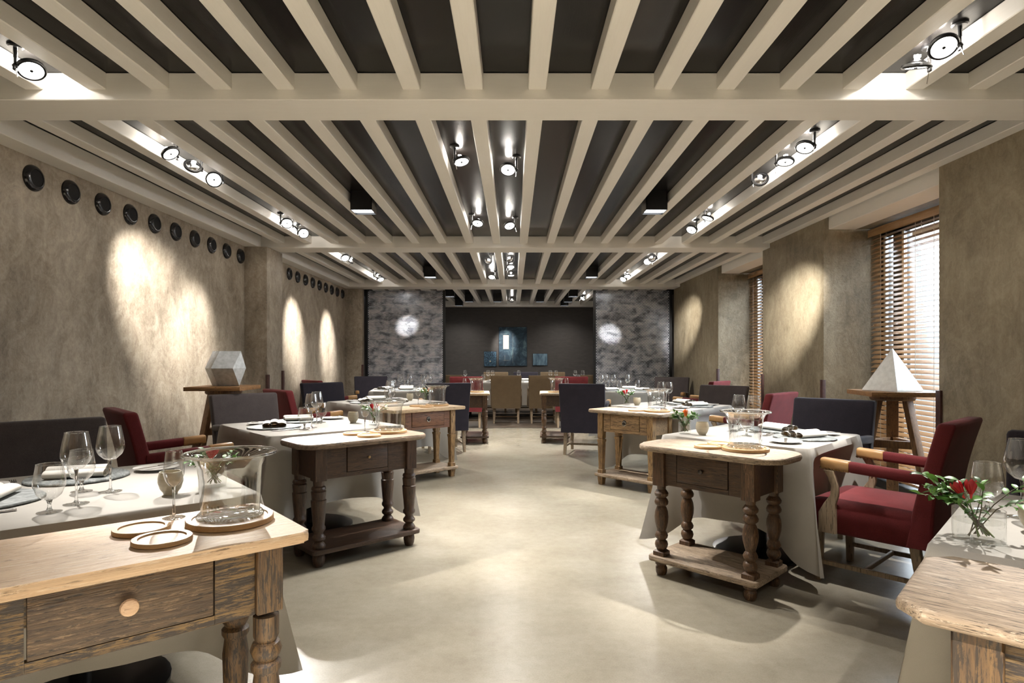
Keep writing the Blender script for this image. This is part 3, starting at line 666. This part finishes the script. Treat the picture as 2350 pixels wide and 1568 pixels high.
# ------------------------------------------------------------------ pedestals with sculptures
def stand(label, x, y, a, la):
    o = thing('sculpture_stand', label, 'stand', (x, y, 0), 0)
    part('board', G().box((0, 0, .978), (.50, .50, .036), .003, rot=Matrix.Rotation(a, 4, 'Z')), 'stool_top', o)
    part('turntable', G().lathe([(.15, .922), (.16, .935), (.16, .960)], seg=24), 'stool_wood', o)
    for k in range(3):
        b = la + R(120 * k); cx, cy = math.cos(b), math.sin(b); rz = Matrix.Rotation(b, 4, 'Z'); rr = []
        for z, q in ((0, .30), (.925, .115)):
            rr.append([Vector((0, 0, z)) + rz @ Vector((q + xx, yy, 0)) for xx, yy in rrect(.020, .043, .004, 2)])
        part('leg', G().rings(rr), 'stool_wood', o)
        b2 = b + R(120); q = .188; p = [(cx * q, cy * q), (math.cos(b2) * q, math.sin(b2) * q)]
        L = math.hypot(p[1][0] - p[0][0], p[1][1] - p[0][1])
        part('rail', G().box(((p[0][0] + p[1][0]) / 2, (p[0][1] + p[1][1]) / 2, .58), (L - .05, .026, .06), .003, rot=Matrix.Rotation(math.atan2(p[1][1] - p[0][1], p[1][0] - p[0][0]), 4, 'Z')), 'stool_wood', o)
    return o
stand('wooden pedestal stand carrying the faceted grey block, against the vented wall', -2.72, 5.73, R(2), R(235))
stand('wooden pedestal stand carrying the white pyramid, before the window blind', 3.02, 4.86, R(-9), R(178))
g = G()
for p in ((-.080, -.14, .165), (.105, -.14, .165), (-.035, -.02, .325), (.150, -.02, .325), (-.125, .10, .325), (.02, .20, .325), (-.05, -.02, .0), (.135, -.02, 0), (-.130, .10, 0), (.02, .20, 0), (-.175, .03, .165), (.185, .02, .165), (-.10, .24, .165), (.10, .24, .165)):
    g.bm.verts.new(p)
bmesh.ops.convex_hull(g.bm, input=g.bm.verts)
bmesh.ops.dissolve_limit(g.bm, angle_limit=R(4), verts=g.bm.verts, edges=g.bm.edges)
tag(part('faceted_block', g, 'sculpture_zinc', None, 5, loc=(-2.70, 5.70, .998), rot=(0, 0, R(12))), 'faceted grey metal block sculpture standing on a wooden pedestal', 'sculpture')
g = G().rings([[Vector((.150 * sx, .150 * sy, 0)) for sx, sy in ((1, 1), (-1, 1), (-1, -1), (1, -1))], [Vector((.148 * sx, .148 * sy, .010)) for sx, sy in ((1, 1), (-1, 1), (-1, -1), (1, -1))], [Vector((.002 * sx, .002 * sy, .335)) for sx, sy in ((1, 1), (-1, 1), (-1, -1), (1, -1))]])
tag(part('pyramid', g, 'sculpture_plaster', None, 10, loc=(3.02, 4.86, .998), rot=(0, 0, R(22))), 'white pyramid sculpture standing on a wooden pedestal', 'sculpture')

# ------------------------------------------------------------------ hangings on the charcoal wall
t = NT('indigo_cloth'); v = t.coords((1, 1, 1)); f = t.noise(v, 5, 8, .7, .8); t.col(t.ramp(f, [(.3, (.010, .018, .030)), (.52, (.028, .055, .080)), (.68, (.10, .16, .18))])); t.set(Roughness=.85); t.bump(f, .5, .01)
t = NT('indigo_dots'); vo = t.node('ShaderNodeTexVoronoi', Scale=60.0); t.link(t.coords(), vo.inputs['Vector']); t.col(t.ramp(vo.outputs['Distance'], [(.25, (.10, .22, .32)), (.45, (.015, .035, .06))])); t.set(Roughness=.8)
t = NT('indigo_faded'); f = t.noise(t.coords((8, 1, 2)), 2, 6, .6); t.col(t.ramp(f, [(.35, (.03, .06, .10)), (.65, (.14, .22, .27))])); t.set(Roughness=.85)
m_plain('cream_patch', (.62, .52, .38), .85, var=.1); m_plain('seam_thread', (.16, .17, .15), .85)
def hanging(label, x0, x1, z0, z1, mat):
    w, h = x1 - x0, z1 - z0
    o = thing('wall_hanging', label, 'artwork', ((x0 + x1) / 2, 15.985, (z0 + z1) / 2))
    part('cloth_panel', G().box((0, 0, 0), (w, .022, h), .004), mat, o)
    part('edge_binding', G().box((0, .004, h / 2), (w + .012, .022, .014)).box((0, .004, -h / 2), (w + .012, .022, .014)).box((-w / 2, .004, 0), (.014, .022, h)).box((w / 2, .004, 0), (.014, .022, h)), 'black_metal', o)
    return o
h1 = hanging('large dark blue patched cloth hanging with a cream rectangle', -.377, .354, 1.067, 2.084, 'indigo_cloth')
part('cream_patch', G().box((-.18, -.012, .115), (.145, .004, .36)), 'cream_patch', h1)
part('seam', G().box((.0, -.012, -.05), (.006, .003, .78)).box((-.16, -.012, -.36), (.20, .003, .006)).box((-.25, -.012, .33), (.18, .003, .006)).box((-.21, -.012, -.30), (.006, .003, .16)), 'seam_thread', h1)
h2 = hanging('small dark blue dotted cloth hanging', -.766, -.446, 1.056, 1.444, 'indigo_dots')
part('white_square', G().box((0, -.012, -.06), (.03, .003, .03)), 'cream_patch', h2)
hanging('small faded pale-blue cloth hanging', .514, .890, 1.08, 1.387, 'indigo_faded')
# ------------------------------------------------------------------ glass, china, cutlery, flowers
GL = dict(
    wine=dict(bowl=G().lathe([(.004, .118), (.020, .122), (.038, .140), (.046, .160), (.046, .178), (.040, .215), (.034, .243)], seg=28, cap0=False, cap1=False).mesh('bowl'),
              stem=G().lathe([(.007, .006), (.0045, .02), (.0036, .06), (.0038, .10), (.007, .117)], seg=10).mesh('stem'),
              foot=G().lathe([(.037, 0), (.038, .002), (.030, .004), (.012, .006), (.005, .012)], seg=24).mesh('foot')),
    water=dict(bowl=G().lathe([(.004, .040), (.018, .043), (.034, .058), (.044, .085), (.044, .105), (.039, .135), (.036, .155)], seg=28, cap0=False, cap1=False).mesh('bowl'),
               stem=G().lathe([(.010, .005), (.006, .015), (.005, .028), (.009, .040)], seg=10).mesh('stem'),
               foot=G().lathe([(.034, 0), (.035, .002), (.024, .004), (.011, .007)], seg=24).mesh('foot')),
    flute=dict(bowl=G().lathe([(.004, .100), (.014, .104), (.024, .118), (.030, .140), (.030, .160), (.026, .190), (.0235, .212)], seg=24, cap0=False, cap1=False).mesh('bowl'),
               stem=G().lathe([(.006, .006), (.004, .02), (.0034, .06), (.006, .100)], seg=10).mesh('stem'),
               foot=G().lathe([(.032, 0), (.033, .002), (.022, .004), (.006, .010)], seg=24).mesh('foot')))
RIM = {k: G().tube([(r_ * math.cos(a), r_ * math.sin(a), z_) for a in [2 * math.pi * i / 32 for i in range(33)]], .0008, 6, caps=False).mesh('rim') for k, r_, z_ in (('wine', .034, .243), ('water', .036, .155), ('flute', .0235, .212))}
def glass(kind, label, x, y, z, group):
    nm = {'wine': 'wine_glass', 'water': 'water_goblet', 'flute': 'flute_glass'}[kind]
    o = thing(nm, label, 'glass', (x, y, z), 0, group)
    for p in ('bowl', 'stem', 'foot'): inst(p, GL[kind][p], 'solid_glass' if p == 'stem' else 'clear_glass', o)
    inst('rim', RIM[kind], 'solid_glass', o)
VS = dict(wall=G().lathe([(.084, .012), (.086, .05), (.089, .12), (.093, .160), (.103, .183), (.118, .195), (.129, .199)], seg=64, cap0=False, cap1=False).mesh('wall'),
          lip=G().tube([(.132 * math.cos(a), .132 * math.sin(a), .199) for a in [2 * math.pi * i / 64 for i in range(65)]], .0045, 12, caps=False).mesh('rolled_rim'),
          base=G().lathe([(.090, 0), (.096, .004), (.097, .010), (.092, .017), (.085, .020), (.0, .016)], seg=64).mesh('thick_base'))
trivet_me = G().lathe([(.122, 0), (.125, .002), (.125, .016), (.123, .018), (.108, .018), (.106, .014), (.0, .014)], seg=48).mesh('trivet')
coaster_me = G().lathe([(.073, 0), (.075, .002), (.075, .012), (.074, .0135), (.060, .0135), (.058, .009), (.0, .009)], seg=36).mesh('coaster')
# slate charger with a rough edge
g = G(); rr = random.Random(4); N = 56; e = [.182 + rr.uniform(-.0022, .0022) for _ in range(N)]
g.rings([[Vector((math.cos(2 * math.pi * i / N) * e[i] * k, math.sin(2 * math.pi * i / N) * e[i] * k, z)) for i in range(N)] for k, z in ((.95, 0), (.995, .003), (1, .007), (.985, .010), (.6, .010))])
charger_me = g.mesh('charger', 30)
plate_me = G().lathe([(.045, 0), (.048, .004), (.088, .012), (.090, .014), (.086, .0135), (.05, .007), (.0, .006)], seg=36).mesh('plate')
def napkin_mesh():
    g = G(); n = 18
    for k, (cy, rx, rz, sk) in enumerate(((-.046, .031, .017, .004), (.0, .031, .021, -.002), (.046, .031, .016, -.006))):
        rr = []
        for x in (-.105 + sk, -.03, .04, .105 + sk):
            rr.append([Vector((x, cy + rx * math.cos(2 * math.pi * i / n) * (1 + .05 * k), rz + rz * math.sin(2 * math.pi * i / n))) for i in range(n)])
        g.rings(rr, False, False)
    return g.mesh('cloth_rolls', 60)
def napkin_lining():
    g = G(); n = 16
    for k, cy in enumerate((-.046, 0, .046)):
        g.rings([[Vector((x, cy + .025 * math.cos(2 * math.pi * i / n), .0145 + .010 * math.sin(2 * math.pi * i / n))) for i in range(n)] for x in (-.098, .098)], False, False)
    return g.mesh('lining', 60)
NAP, NLIN = napkin_mesh(), napkin_lining()
g = G(); g.box((0, -.05, .004), (.012, .085, .007), .003); g.rings([[Vector((x * w, y, z)) for x, z in ((-1, .002), (1, .002), (1, .0036), (-1, .0036))] for y, w in ((-.008, .004), (.01, .009), (.07, .010), (.10, .003))])
knife_me = g.mesh('knife')
g = G().box((0, -.03, .003), (.010, .11, .004), .0015); g.rings([[Vector((x * w, y, z)) for x, z in ((-1, .002), (1, .002), (1, .0046), (-1, .0046))] for y, w in ((.02, .005), (.035, .012), (.055, .013))])
for k in range(4): g.box((-.0098 + k * .0065, .078, .003), (.003, .048, .0025))
fork_me = g.mesh('fork')
candle_me = G().lathe([(.022, 0), (.024, .008), (.034, .022), (.041, .045), (.041, .062), (.036, .084), (.033, .084), (.037, .060), (.037, .045), (.030, .022), (.0, .018)], seg=28).mesh('holder')
wax_me = G().lathe([(.028, .020), (.033, .030), (.030, .034), (.0, .034)], seg=20).mesh('wax')
def vase_me(r, h):
    return (G().lathe([(.0, .0006), (r - .002, .0006), (r, .003), (r, h), (r - .0025, h)], seg=40, cap0=False, cap1=False).mesh('vase_wall'),
            G().lathe([(r - .0015, h * .62), (0, h * .6195)], seg=28, cap0=False, cap1=False).mesh('water'))
# leaf, bud and bloom
g = G(); L = 6
for i in range(L):
    f = i / (L - 1); w = .0085 * math.sin(math.pi * min(1, f * .96 + .04)) ** .8 + .0004; y = f * .038
    for sx in (-1, 0, 1): g.bm.verts.new((sx * w, y, .002 * abs(sx) + .012 * f * (1 - f) * 1.6))
g.bm.verts.ensure_lookup_table()
for i in range(L - 1):
    for k in (0, 1):
        a = i * 3 + k; g.bm.faces.new((g.bm.verts[a], g.bm.verts[a + 1], g.bm.verts[a + 4], g.bm.verts[a + 3]))
leaf_me = g.mesh('leaf', 80)
g = G()
for k in range(6):
    b = 2 * math.pi * k / 6; q = Matrix.Rotation(b, 4, 'Z'); off = .0045 + (.002 if k % 2 else 0); rr = []
    for f, w, ro in ((0, .003, .002), (.25, .007, .006), (.6, .009, .011), (.85, .0065, .013), (1, .001, .012)):
        rr.append([q @ Vector((ro + dx, wy * w, f * .040)) for dx, wy in ((0, -1), (.0012, 0), (0, 1), (-.0012, 0))])
    g.rings(rr)
g.tube([(0, 0, -.012), (0, 0, .004)], [.0018, .004], 8)
bloom_me = g.mesh('bloom', 70)
bud_me = G().lathe([(.001, 0), (.004, .006), (.0055, .013), (.003, .021), (.0006, .025)], seg=8).mesh('bud')
def bouquet(label, x, y, z, r, h, seed, spread, n, petal, blooms=2, sprig=True, reach=None, up=.75):
    rr = random.Random(seed)
    o = thing('flower_sprigs', label, 'flowers', (x, y, z + .011), 0, None)
    for i in range(n):
        a = rr.uniform(0, 6.28) if reach is None or i % 3 else reach + rr.uniform(-.5, .5)
        L = spread * rr.uniform(.55, 1.05); hh = h * rr.uniform(.9, 1.35)
        b0 = a + math.pi + rr.uniform(-.6, .6); r0 = r * rr.uniform(.2, .7)
        p0 = Vector((r0 * math.cos(b0), r0 * math.sin(b0), .003)); p1 = Vector((r * .78 * math.cos(a), r * .78 * math.sin(a), h * .98)); p2 = Vector((L * math.cos(a), L * math.sin(a), hh + up * L * rr.uniform(.1, .7)))
        pts = [p0, p0.lerp(p1, .5), p1, p1.lerp(p2, .5) + Vector((0, 0, .008)), p2]
        part('stem', G().tube(pts, [.0018, .0017, .0015, .0012, .0008], 5), 'stem_brown' if i % 2 else 'stem_green', o)
        m = 6
        for k in range(m):
            f = .18 + .82 * (k + rr.random() * .5) / m; p = p1.lerp(p2, f); sd = 1 if k % 2 else -1
            az = a + sd * rr.uniform(.5, 1.3)
            inst('leaf', leaf_me, 'leaf_green' if rr.random() < .65 else 'leaf_dark', o, p, (rr.uniform(-.2, .7), rr.uniform(-.5, .5), az - math.pi / 2), (rr.uniform(.7, 1.15),) * 3)
        for k in range(2):   # a few leaves in the water
            p = p0.lerp(p1, rr.uniform(.35, .9)); inst('leaf', leaf_me, 'leaf_dark', o, p, (rr.uniform(-.8, .8), rr.uniform(-.6, .6), rr.uniform(0, 6.28)), (.6,) * 3)
    for k in range(blooms):
        a = (reach if reach is not None else rr.uniform(0, 6.28)) + (k - .5) * .5
        q = Vector((r * .5 * math.cos(a) + (k - .5) * .014, r * .5 * math.sin(a), h + .022 + .006 * k))
        inst('bloom', bloom_me, petal, o, q, (rr.uniform(-.5, -.2), rr.uniform(.3, .7) * (1 if k else -1) * .6, 0))
    if sprig:
        a = reach if reach is not None else rr.uniform(0, 6.28)
        pts = [Vector((r * .6 * math.cos(a), r * .6 * math.sin(a), h)), Vector((r * 1.3 * math.cos(a), r * 1.3 * math.sin(a), h + .035)), Vector((r * 2.0 * math.cos(a), r * 2.0 * math.sin(a), h + .028))]
        part('stem', G().tube(pts, [.0018, .0014, .0008], 5), 'stem_green', o)
        for k in range(6): inst('bud', bud_me, 'leaf_green', o, pts[1].lerp(pts[2], k / 5), (rr.uniform(-.5, .5), rr.uniform(-.6, .6), 0), (1.1 - k * .1,) * 3)
def loc2(c, a, u, n): return (c[0] + u * math.cos(a) - n * math.sin(a), c[1] + u * math.sin(a) + n * math.cos(a))
ZS, ZT = .7455, .7585
def vessel(key, u, n, where, riser=True):
    s = ST[key]; x, y = loc2(s['c'], s['a'], u, n); z = ZS
    if riser:
        tag(inst('wooden_trivet', trivet_me, 'bamboo', None, (x, y, z), (0, 0, s['a'])), 'round bamboo trivet under the glass bucket on ' + where, 'trivet'); z += .0145
    o = thing('glass_bucket', 'clear flared glass ice bucket standing on ' + where, 'glass bucket', (x, y, z))
    inst('wall', VS['wall'], 'thick_glass', o); inst('rolled_rim', VS['lip'], 'solid_glass', o); inst('thick_base', VS['base'], 'thick_glass', o)
def coaster(key, u, n, where, lift=0, tilt=0):
    s = ST[key]; x, y = loc2(s['c'], s['a'], u, n)
    tag(inst('wooden_coaster', coaster_me, 'bamboo', None, (x, y, ZS + lift), (0, tilt, s['a'])), 'small round bamboo coaster on ' + where, 'coaster', 'coasters on ' + where)
SW = {'L1': 'the pale-knobbed side table', 'L2': 'the dark bulbous-legged side table', 'L3': 'the reddish-drawer side table', 'L4': 'the white-knobbed side table', 'R2': 'the fat bobbin-leg side table', 'R3': 'the pale tapered-leg side table', 'R4': 'the slim bobbin-leg side table'}
vessel('L1', .299, .022, SW['L1']); coaster('L1', .095, -.075, SW['L1'], .0); coaster('L1', .070, .080, SW['L1'])
vessel('L2', .26, .03, SW['L2']); coaster('L2', .055, -.075, SW['L2']); coaster('L2', .035, .085, SW['L2'])
vessel('L3', .25, .04, SW['L3']); coaster('L3', .045, -.065, SW['L3']); coaster('L3', .02, .09, SW['L3'])
vessel('R2', .157, .03, SW['R2']); coaster('R2', -.035, -.03, SW['R2']); coaster('R2', -.04, .13, SW['R2'])
vessel('R3', .250, .01, SW['R3']); coaster('R3', .060, -.06, SW['R3']); coaster('R3', .04, .10, SW['R3'])
vessel('L4', -.05, -.02, SW['L4']); vessel('R4', .10, .02, SW['R4'])
for k, u, n in (('L1', .175, .185), ('L2', .16, .175), ('L3', .10, .18), ('L4', -.02, .155), ('R4', -.02, .18)):
    s = ST[k]; glass('flute', 'slim clear flute glass standing on ' + SW[k], *loc2(s['c'], s['a'], u, n), ZS, None)

def setting(key, u, n, face, side_label, bread=1, cutlery=True, off=.285, front=False):
    """one place setting: charger, napkin, bread plate, knife and fork; face = direction of the diner in table frame"""
    c, a, h = TB[key]; w = 'on the table ' + WH[key]
    x, y = loc2(c, a, u, n); fa = a + face
    tag(inst('charger_plate', charger_me, 'slate', None, (x, y, ZT), (0, 0, fa)), 'round grey slate charger %s, %s' % (w, side_label), 'plate')
    o = thing('napkin', 'folded cream napkin on the slate charger %s, %s' % (WH[key], side_label), 'napkin', (x, y, ZT + .0105), fa + R(68))
    inst('cloth_rolls', NAP, 'napkin', o); inst('lining', NLIN, 'napkin_lining', o)
    f = (math.cos(fa), math.sin(fa)); l = (-f[1], f[0])
    bx, by = x + l[0] * off * bread, y + l[1] * off * bread
    tag(inst('bread_plate', plate_me, 'porcelain', None, (bx, by, ZT)), 'small white bread plate %s, %s' % (w, side_label), 'plate')
    tag(inst('butter_knife', knife_me, 'steel', None, (bx, by, ZT + .0125), (0, 0, fa + R(20))), 'butter knife lying on the bread plate %s, %s' % (WH[key], side_label), 'knife')
    if cutlery and front:
        tag(inst('table_fork', fork_me, 'steel', None, (x - f[0] * .205, y - f[1] * .205, ZT), (0, 0, fa - math.pi)), 'silver fork %s, %s' % (w, side_label), 'fork')
        tag(inst('table_knife', knife_me, 'steel', None, (x - f[0] * .228 - l[0] * .02, y - f[1] * .228 - l[1] * .02, ZT), (0, 0, fa - math.pi)), 'silver knife %s, %s' % (w, side_label), 'knife')
    elif cutlery:
        tag(inst('table_fork', fork_me, 'steel', None, (x - l[0] * .206 * bread, y - l[1] * .206 * bread, ZT), (0, 0, fa - R(90))), 'silver fork %s, %s' % (w, side_label), 'fork')
        tag(inst('table_knife', knife_me, 'steel', None, (x - l[0] * .228 * bread, y - l[1] * .228 * bread, ZT), (0, 0, fa - R(90))), 'silver knife %s, %s' % (w, side_label), 'knife')
def centre(key, vx, cx, seed, petal, r=.040, h=.098, spread=.11, n=9, reach=None, round_=False, up=.75):
    c, a, hh = TB[key]; w = 'on the table ' + WH[key]
    x, y = loc2(c, a, *vx); vm = cached(('vase', r, h), lambda: vase_me(r, h))
    o = thing('glass_vase', 'clear glass vase holding flower sprigs ' + w, 'vase', (x, y, ZT))
    inst('vase_wall', vm[0], 'vase_glass', o); inst('water', vm[1], 'water_glass', o)
    bouquet('leafy freesia sprigs in the glass vase ' + w, x, y, ZT, r, h, seed, spread, n, petal, 2, True, reach, up)
    if cx:
        x, y = loc2(c, a, *cx)
        o = thing('candle_holder', 'cream glass tealight holder ' + w, 'candle holder', (x, y, ZT)); inst('holder', candle_me, 'candle_glass', o); inst('wax', wax_me, 'wax', o)
S1, S2 = 'red-chair place', 'dark-chair place'
for key, m in (('L1', 1), ('L2', 1), ('L3', 1)):
    setting(key, -.285, -.02, math.pi, S1, -1); setting(key, .02, .285, R(90), S2, -1)
for key in ('R1', 'R2', 'R3'):
    setting(key, .272, .0, 0, S1, -1, off=.30, front=True); setting(key, .0, .272, R(90), S2, -1, off=.30)
GP = {'L1': [('water', -.115, -.345), ('wine', -.037, -.265), ('wine', .080, -.114), ('water', .000, -.040)],
      'L2': [('water', -.185, -.300), ('wine', -.100, -.225), ('wine', .055, .03), ('water', .12, .09)],
      'L3': [('water', -.180, -.300), ('wine', -.090, -.225), ('wine', .055, .03), ('water', .12, .09)],
      'R2': [('wine', -.20, .11), ('water', -.20, .015), ('wine', -.08, .07), ('water', -.03, -.15)],
      'R3': [('wine', -.16, .06), ('water', -.15, -.05), ('wine', -.06, .05), ('water', -.03, -.15)],
      'R1': [('wine', -.29, .05), ('water', -.38, .10)]}
GLAB = {'wine': 'tall clear wine glass on the table ', 'water': 'low clear water goblet on the table '}
for key, ls in GP.items():
    for kind, u, n in ls:
        who = 'nearer the red chair, table ' if ((u < 0) if key[0] == 'L' else (u > n)) else 'nearer the dark chair, table '
        glass(kind, GLAB[kind].replace('on the table ', who) + WH[key], *loc2(TB[key][0], TB[key][1], u, n), ZT, '%s glasses %s' % (kind, key))
centre('L1', (.40, -.26), (.238, -.308), 11, 'petal_red', .042, .070, .125, 11, reach=2.6, up=.35)
centre('L2', (.335, -.34), (.29, -.10), 12, 'petal_red', .040, .085, .12, 9)
centre('L3', (.335, -.30), (.27, -.07), 13, 'petal_orange', .040, .085, .12, 9)
centre('R2', (-.375, -.31), (-.25, -.31), 14, 'petal_orange', .040, .080, .085, 15, up=.7)
centre('R3', (-.375, -.28), (-.24, -.29), 15, 'petal_red', .040, .085, .11, 9)
centre('R1', (-.36, -.33), (-.25, -.12), 16, 'petal_red', .060, .085, .15, 14, reach=3.0)
# tables near the screens and the end table: simpler settings
def small_set(key, pts, gl, c=None, a=None):
    c = c or TB[key][0]; a = TB[key][1] if a is None else a; w = 'on the table ' + WH[key]
    for i, (u, n, f) in enumerate(pts):
        x, y = loc2(c, a, u, n)
        tag(inst('charger_plate', charger_me, 'slate', None, (x, y, ZT), (0, 0, a + f)), 'round grey slate charger ' + w, 'plate', 'chargers ' + key)
        o = thing('napkin', 'folded cream napkin on a slate charger ' + WH[key], 'napkin', (x, y, ZT + .0105), a + f, 'napkins ' + key)
        inst('cloth_rolls', NAP, 'napkin', o); inst('lining', NLIN, 'napkin_lining', o)
    for kind, u, n in gl: glass(kind, GLAB[kind] + WH[key], *loc2(c, a, u, n), ZT, '%s glasses %s' % (kind, key))
small_set('L4', [(-.28, -.05, R(60)), (.05, -.28, R(10)), (.05, .27, 0)], [('wine', -.05, .06), ('wine', .11, -.02), ('wine', .32, .10), ('wine', .42, -.30), ('water', -.15, .02), ('water', .06, -.12), ('water', .34, -.02)])
small_set('R4', [(-.28, -.28, R(20)), (.20, -.28, R(-10)), (.05, .27, 0)], [('wine', -.33, .12), ('wine', -.22, -.06), ('wine', .0, -.02), ('water', -.31, .01), ('water', -.14, -.17), ('water', .16, .02), ('wine', -.42, -.30)])
FT = (.15, 13.38)
small_set('F', [(-1.2, -.36, 0), (-.55, -.36, 0), (-.1, -.36, 0), (.42, -.36, 0), (1.2, -.36, 0), (-.55, .36, 0), (.15, .36, 0), (.8, .36, 0)],
          [('wine', -1.20, -.05), ('wine', -.70, -.05), ('wine', -.60, -.12), ('water', -.80, -.14), ('wine', -.03, -.05), ('wine', .66, -.05), ('wine', .78, -.1), ('wine', 1.20, -.05), ('wine', 1.36, -.1), ('water', 1.25, -.18)], FT, 0)
for u in (-.53, .28):
    o = thing('candle_holder', 'cream glass tealight holder on the table ' + WH['F'], 'candle holder', (FT[0] + u, FT[1] - .2, ZT), 0, 'tealights on the end table'); inst('holder', candle_me, 'candle_glass', o); inst('wax', wax_me, 'wax', o)
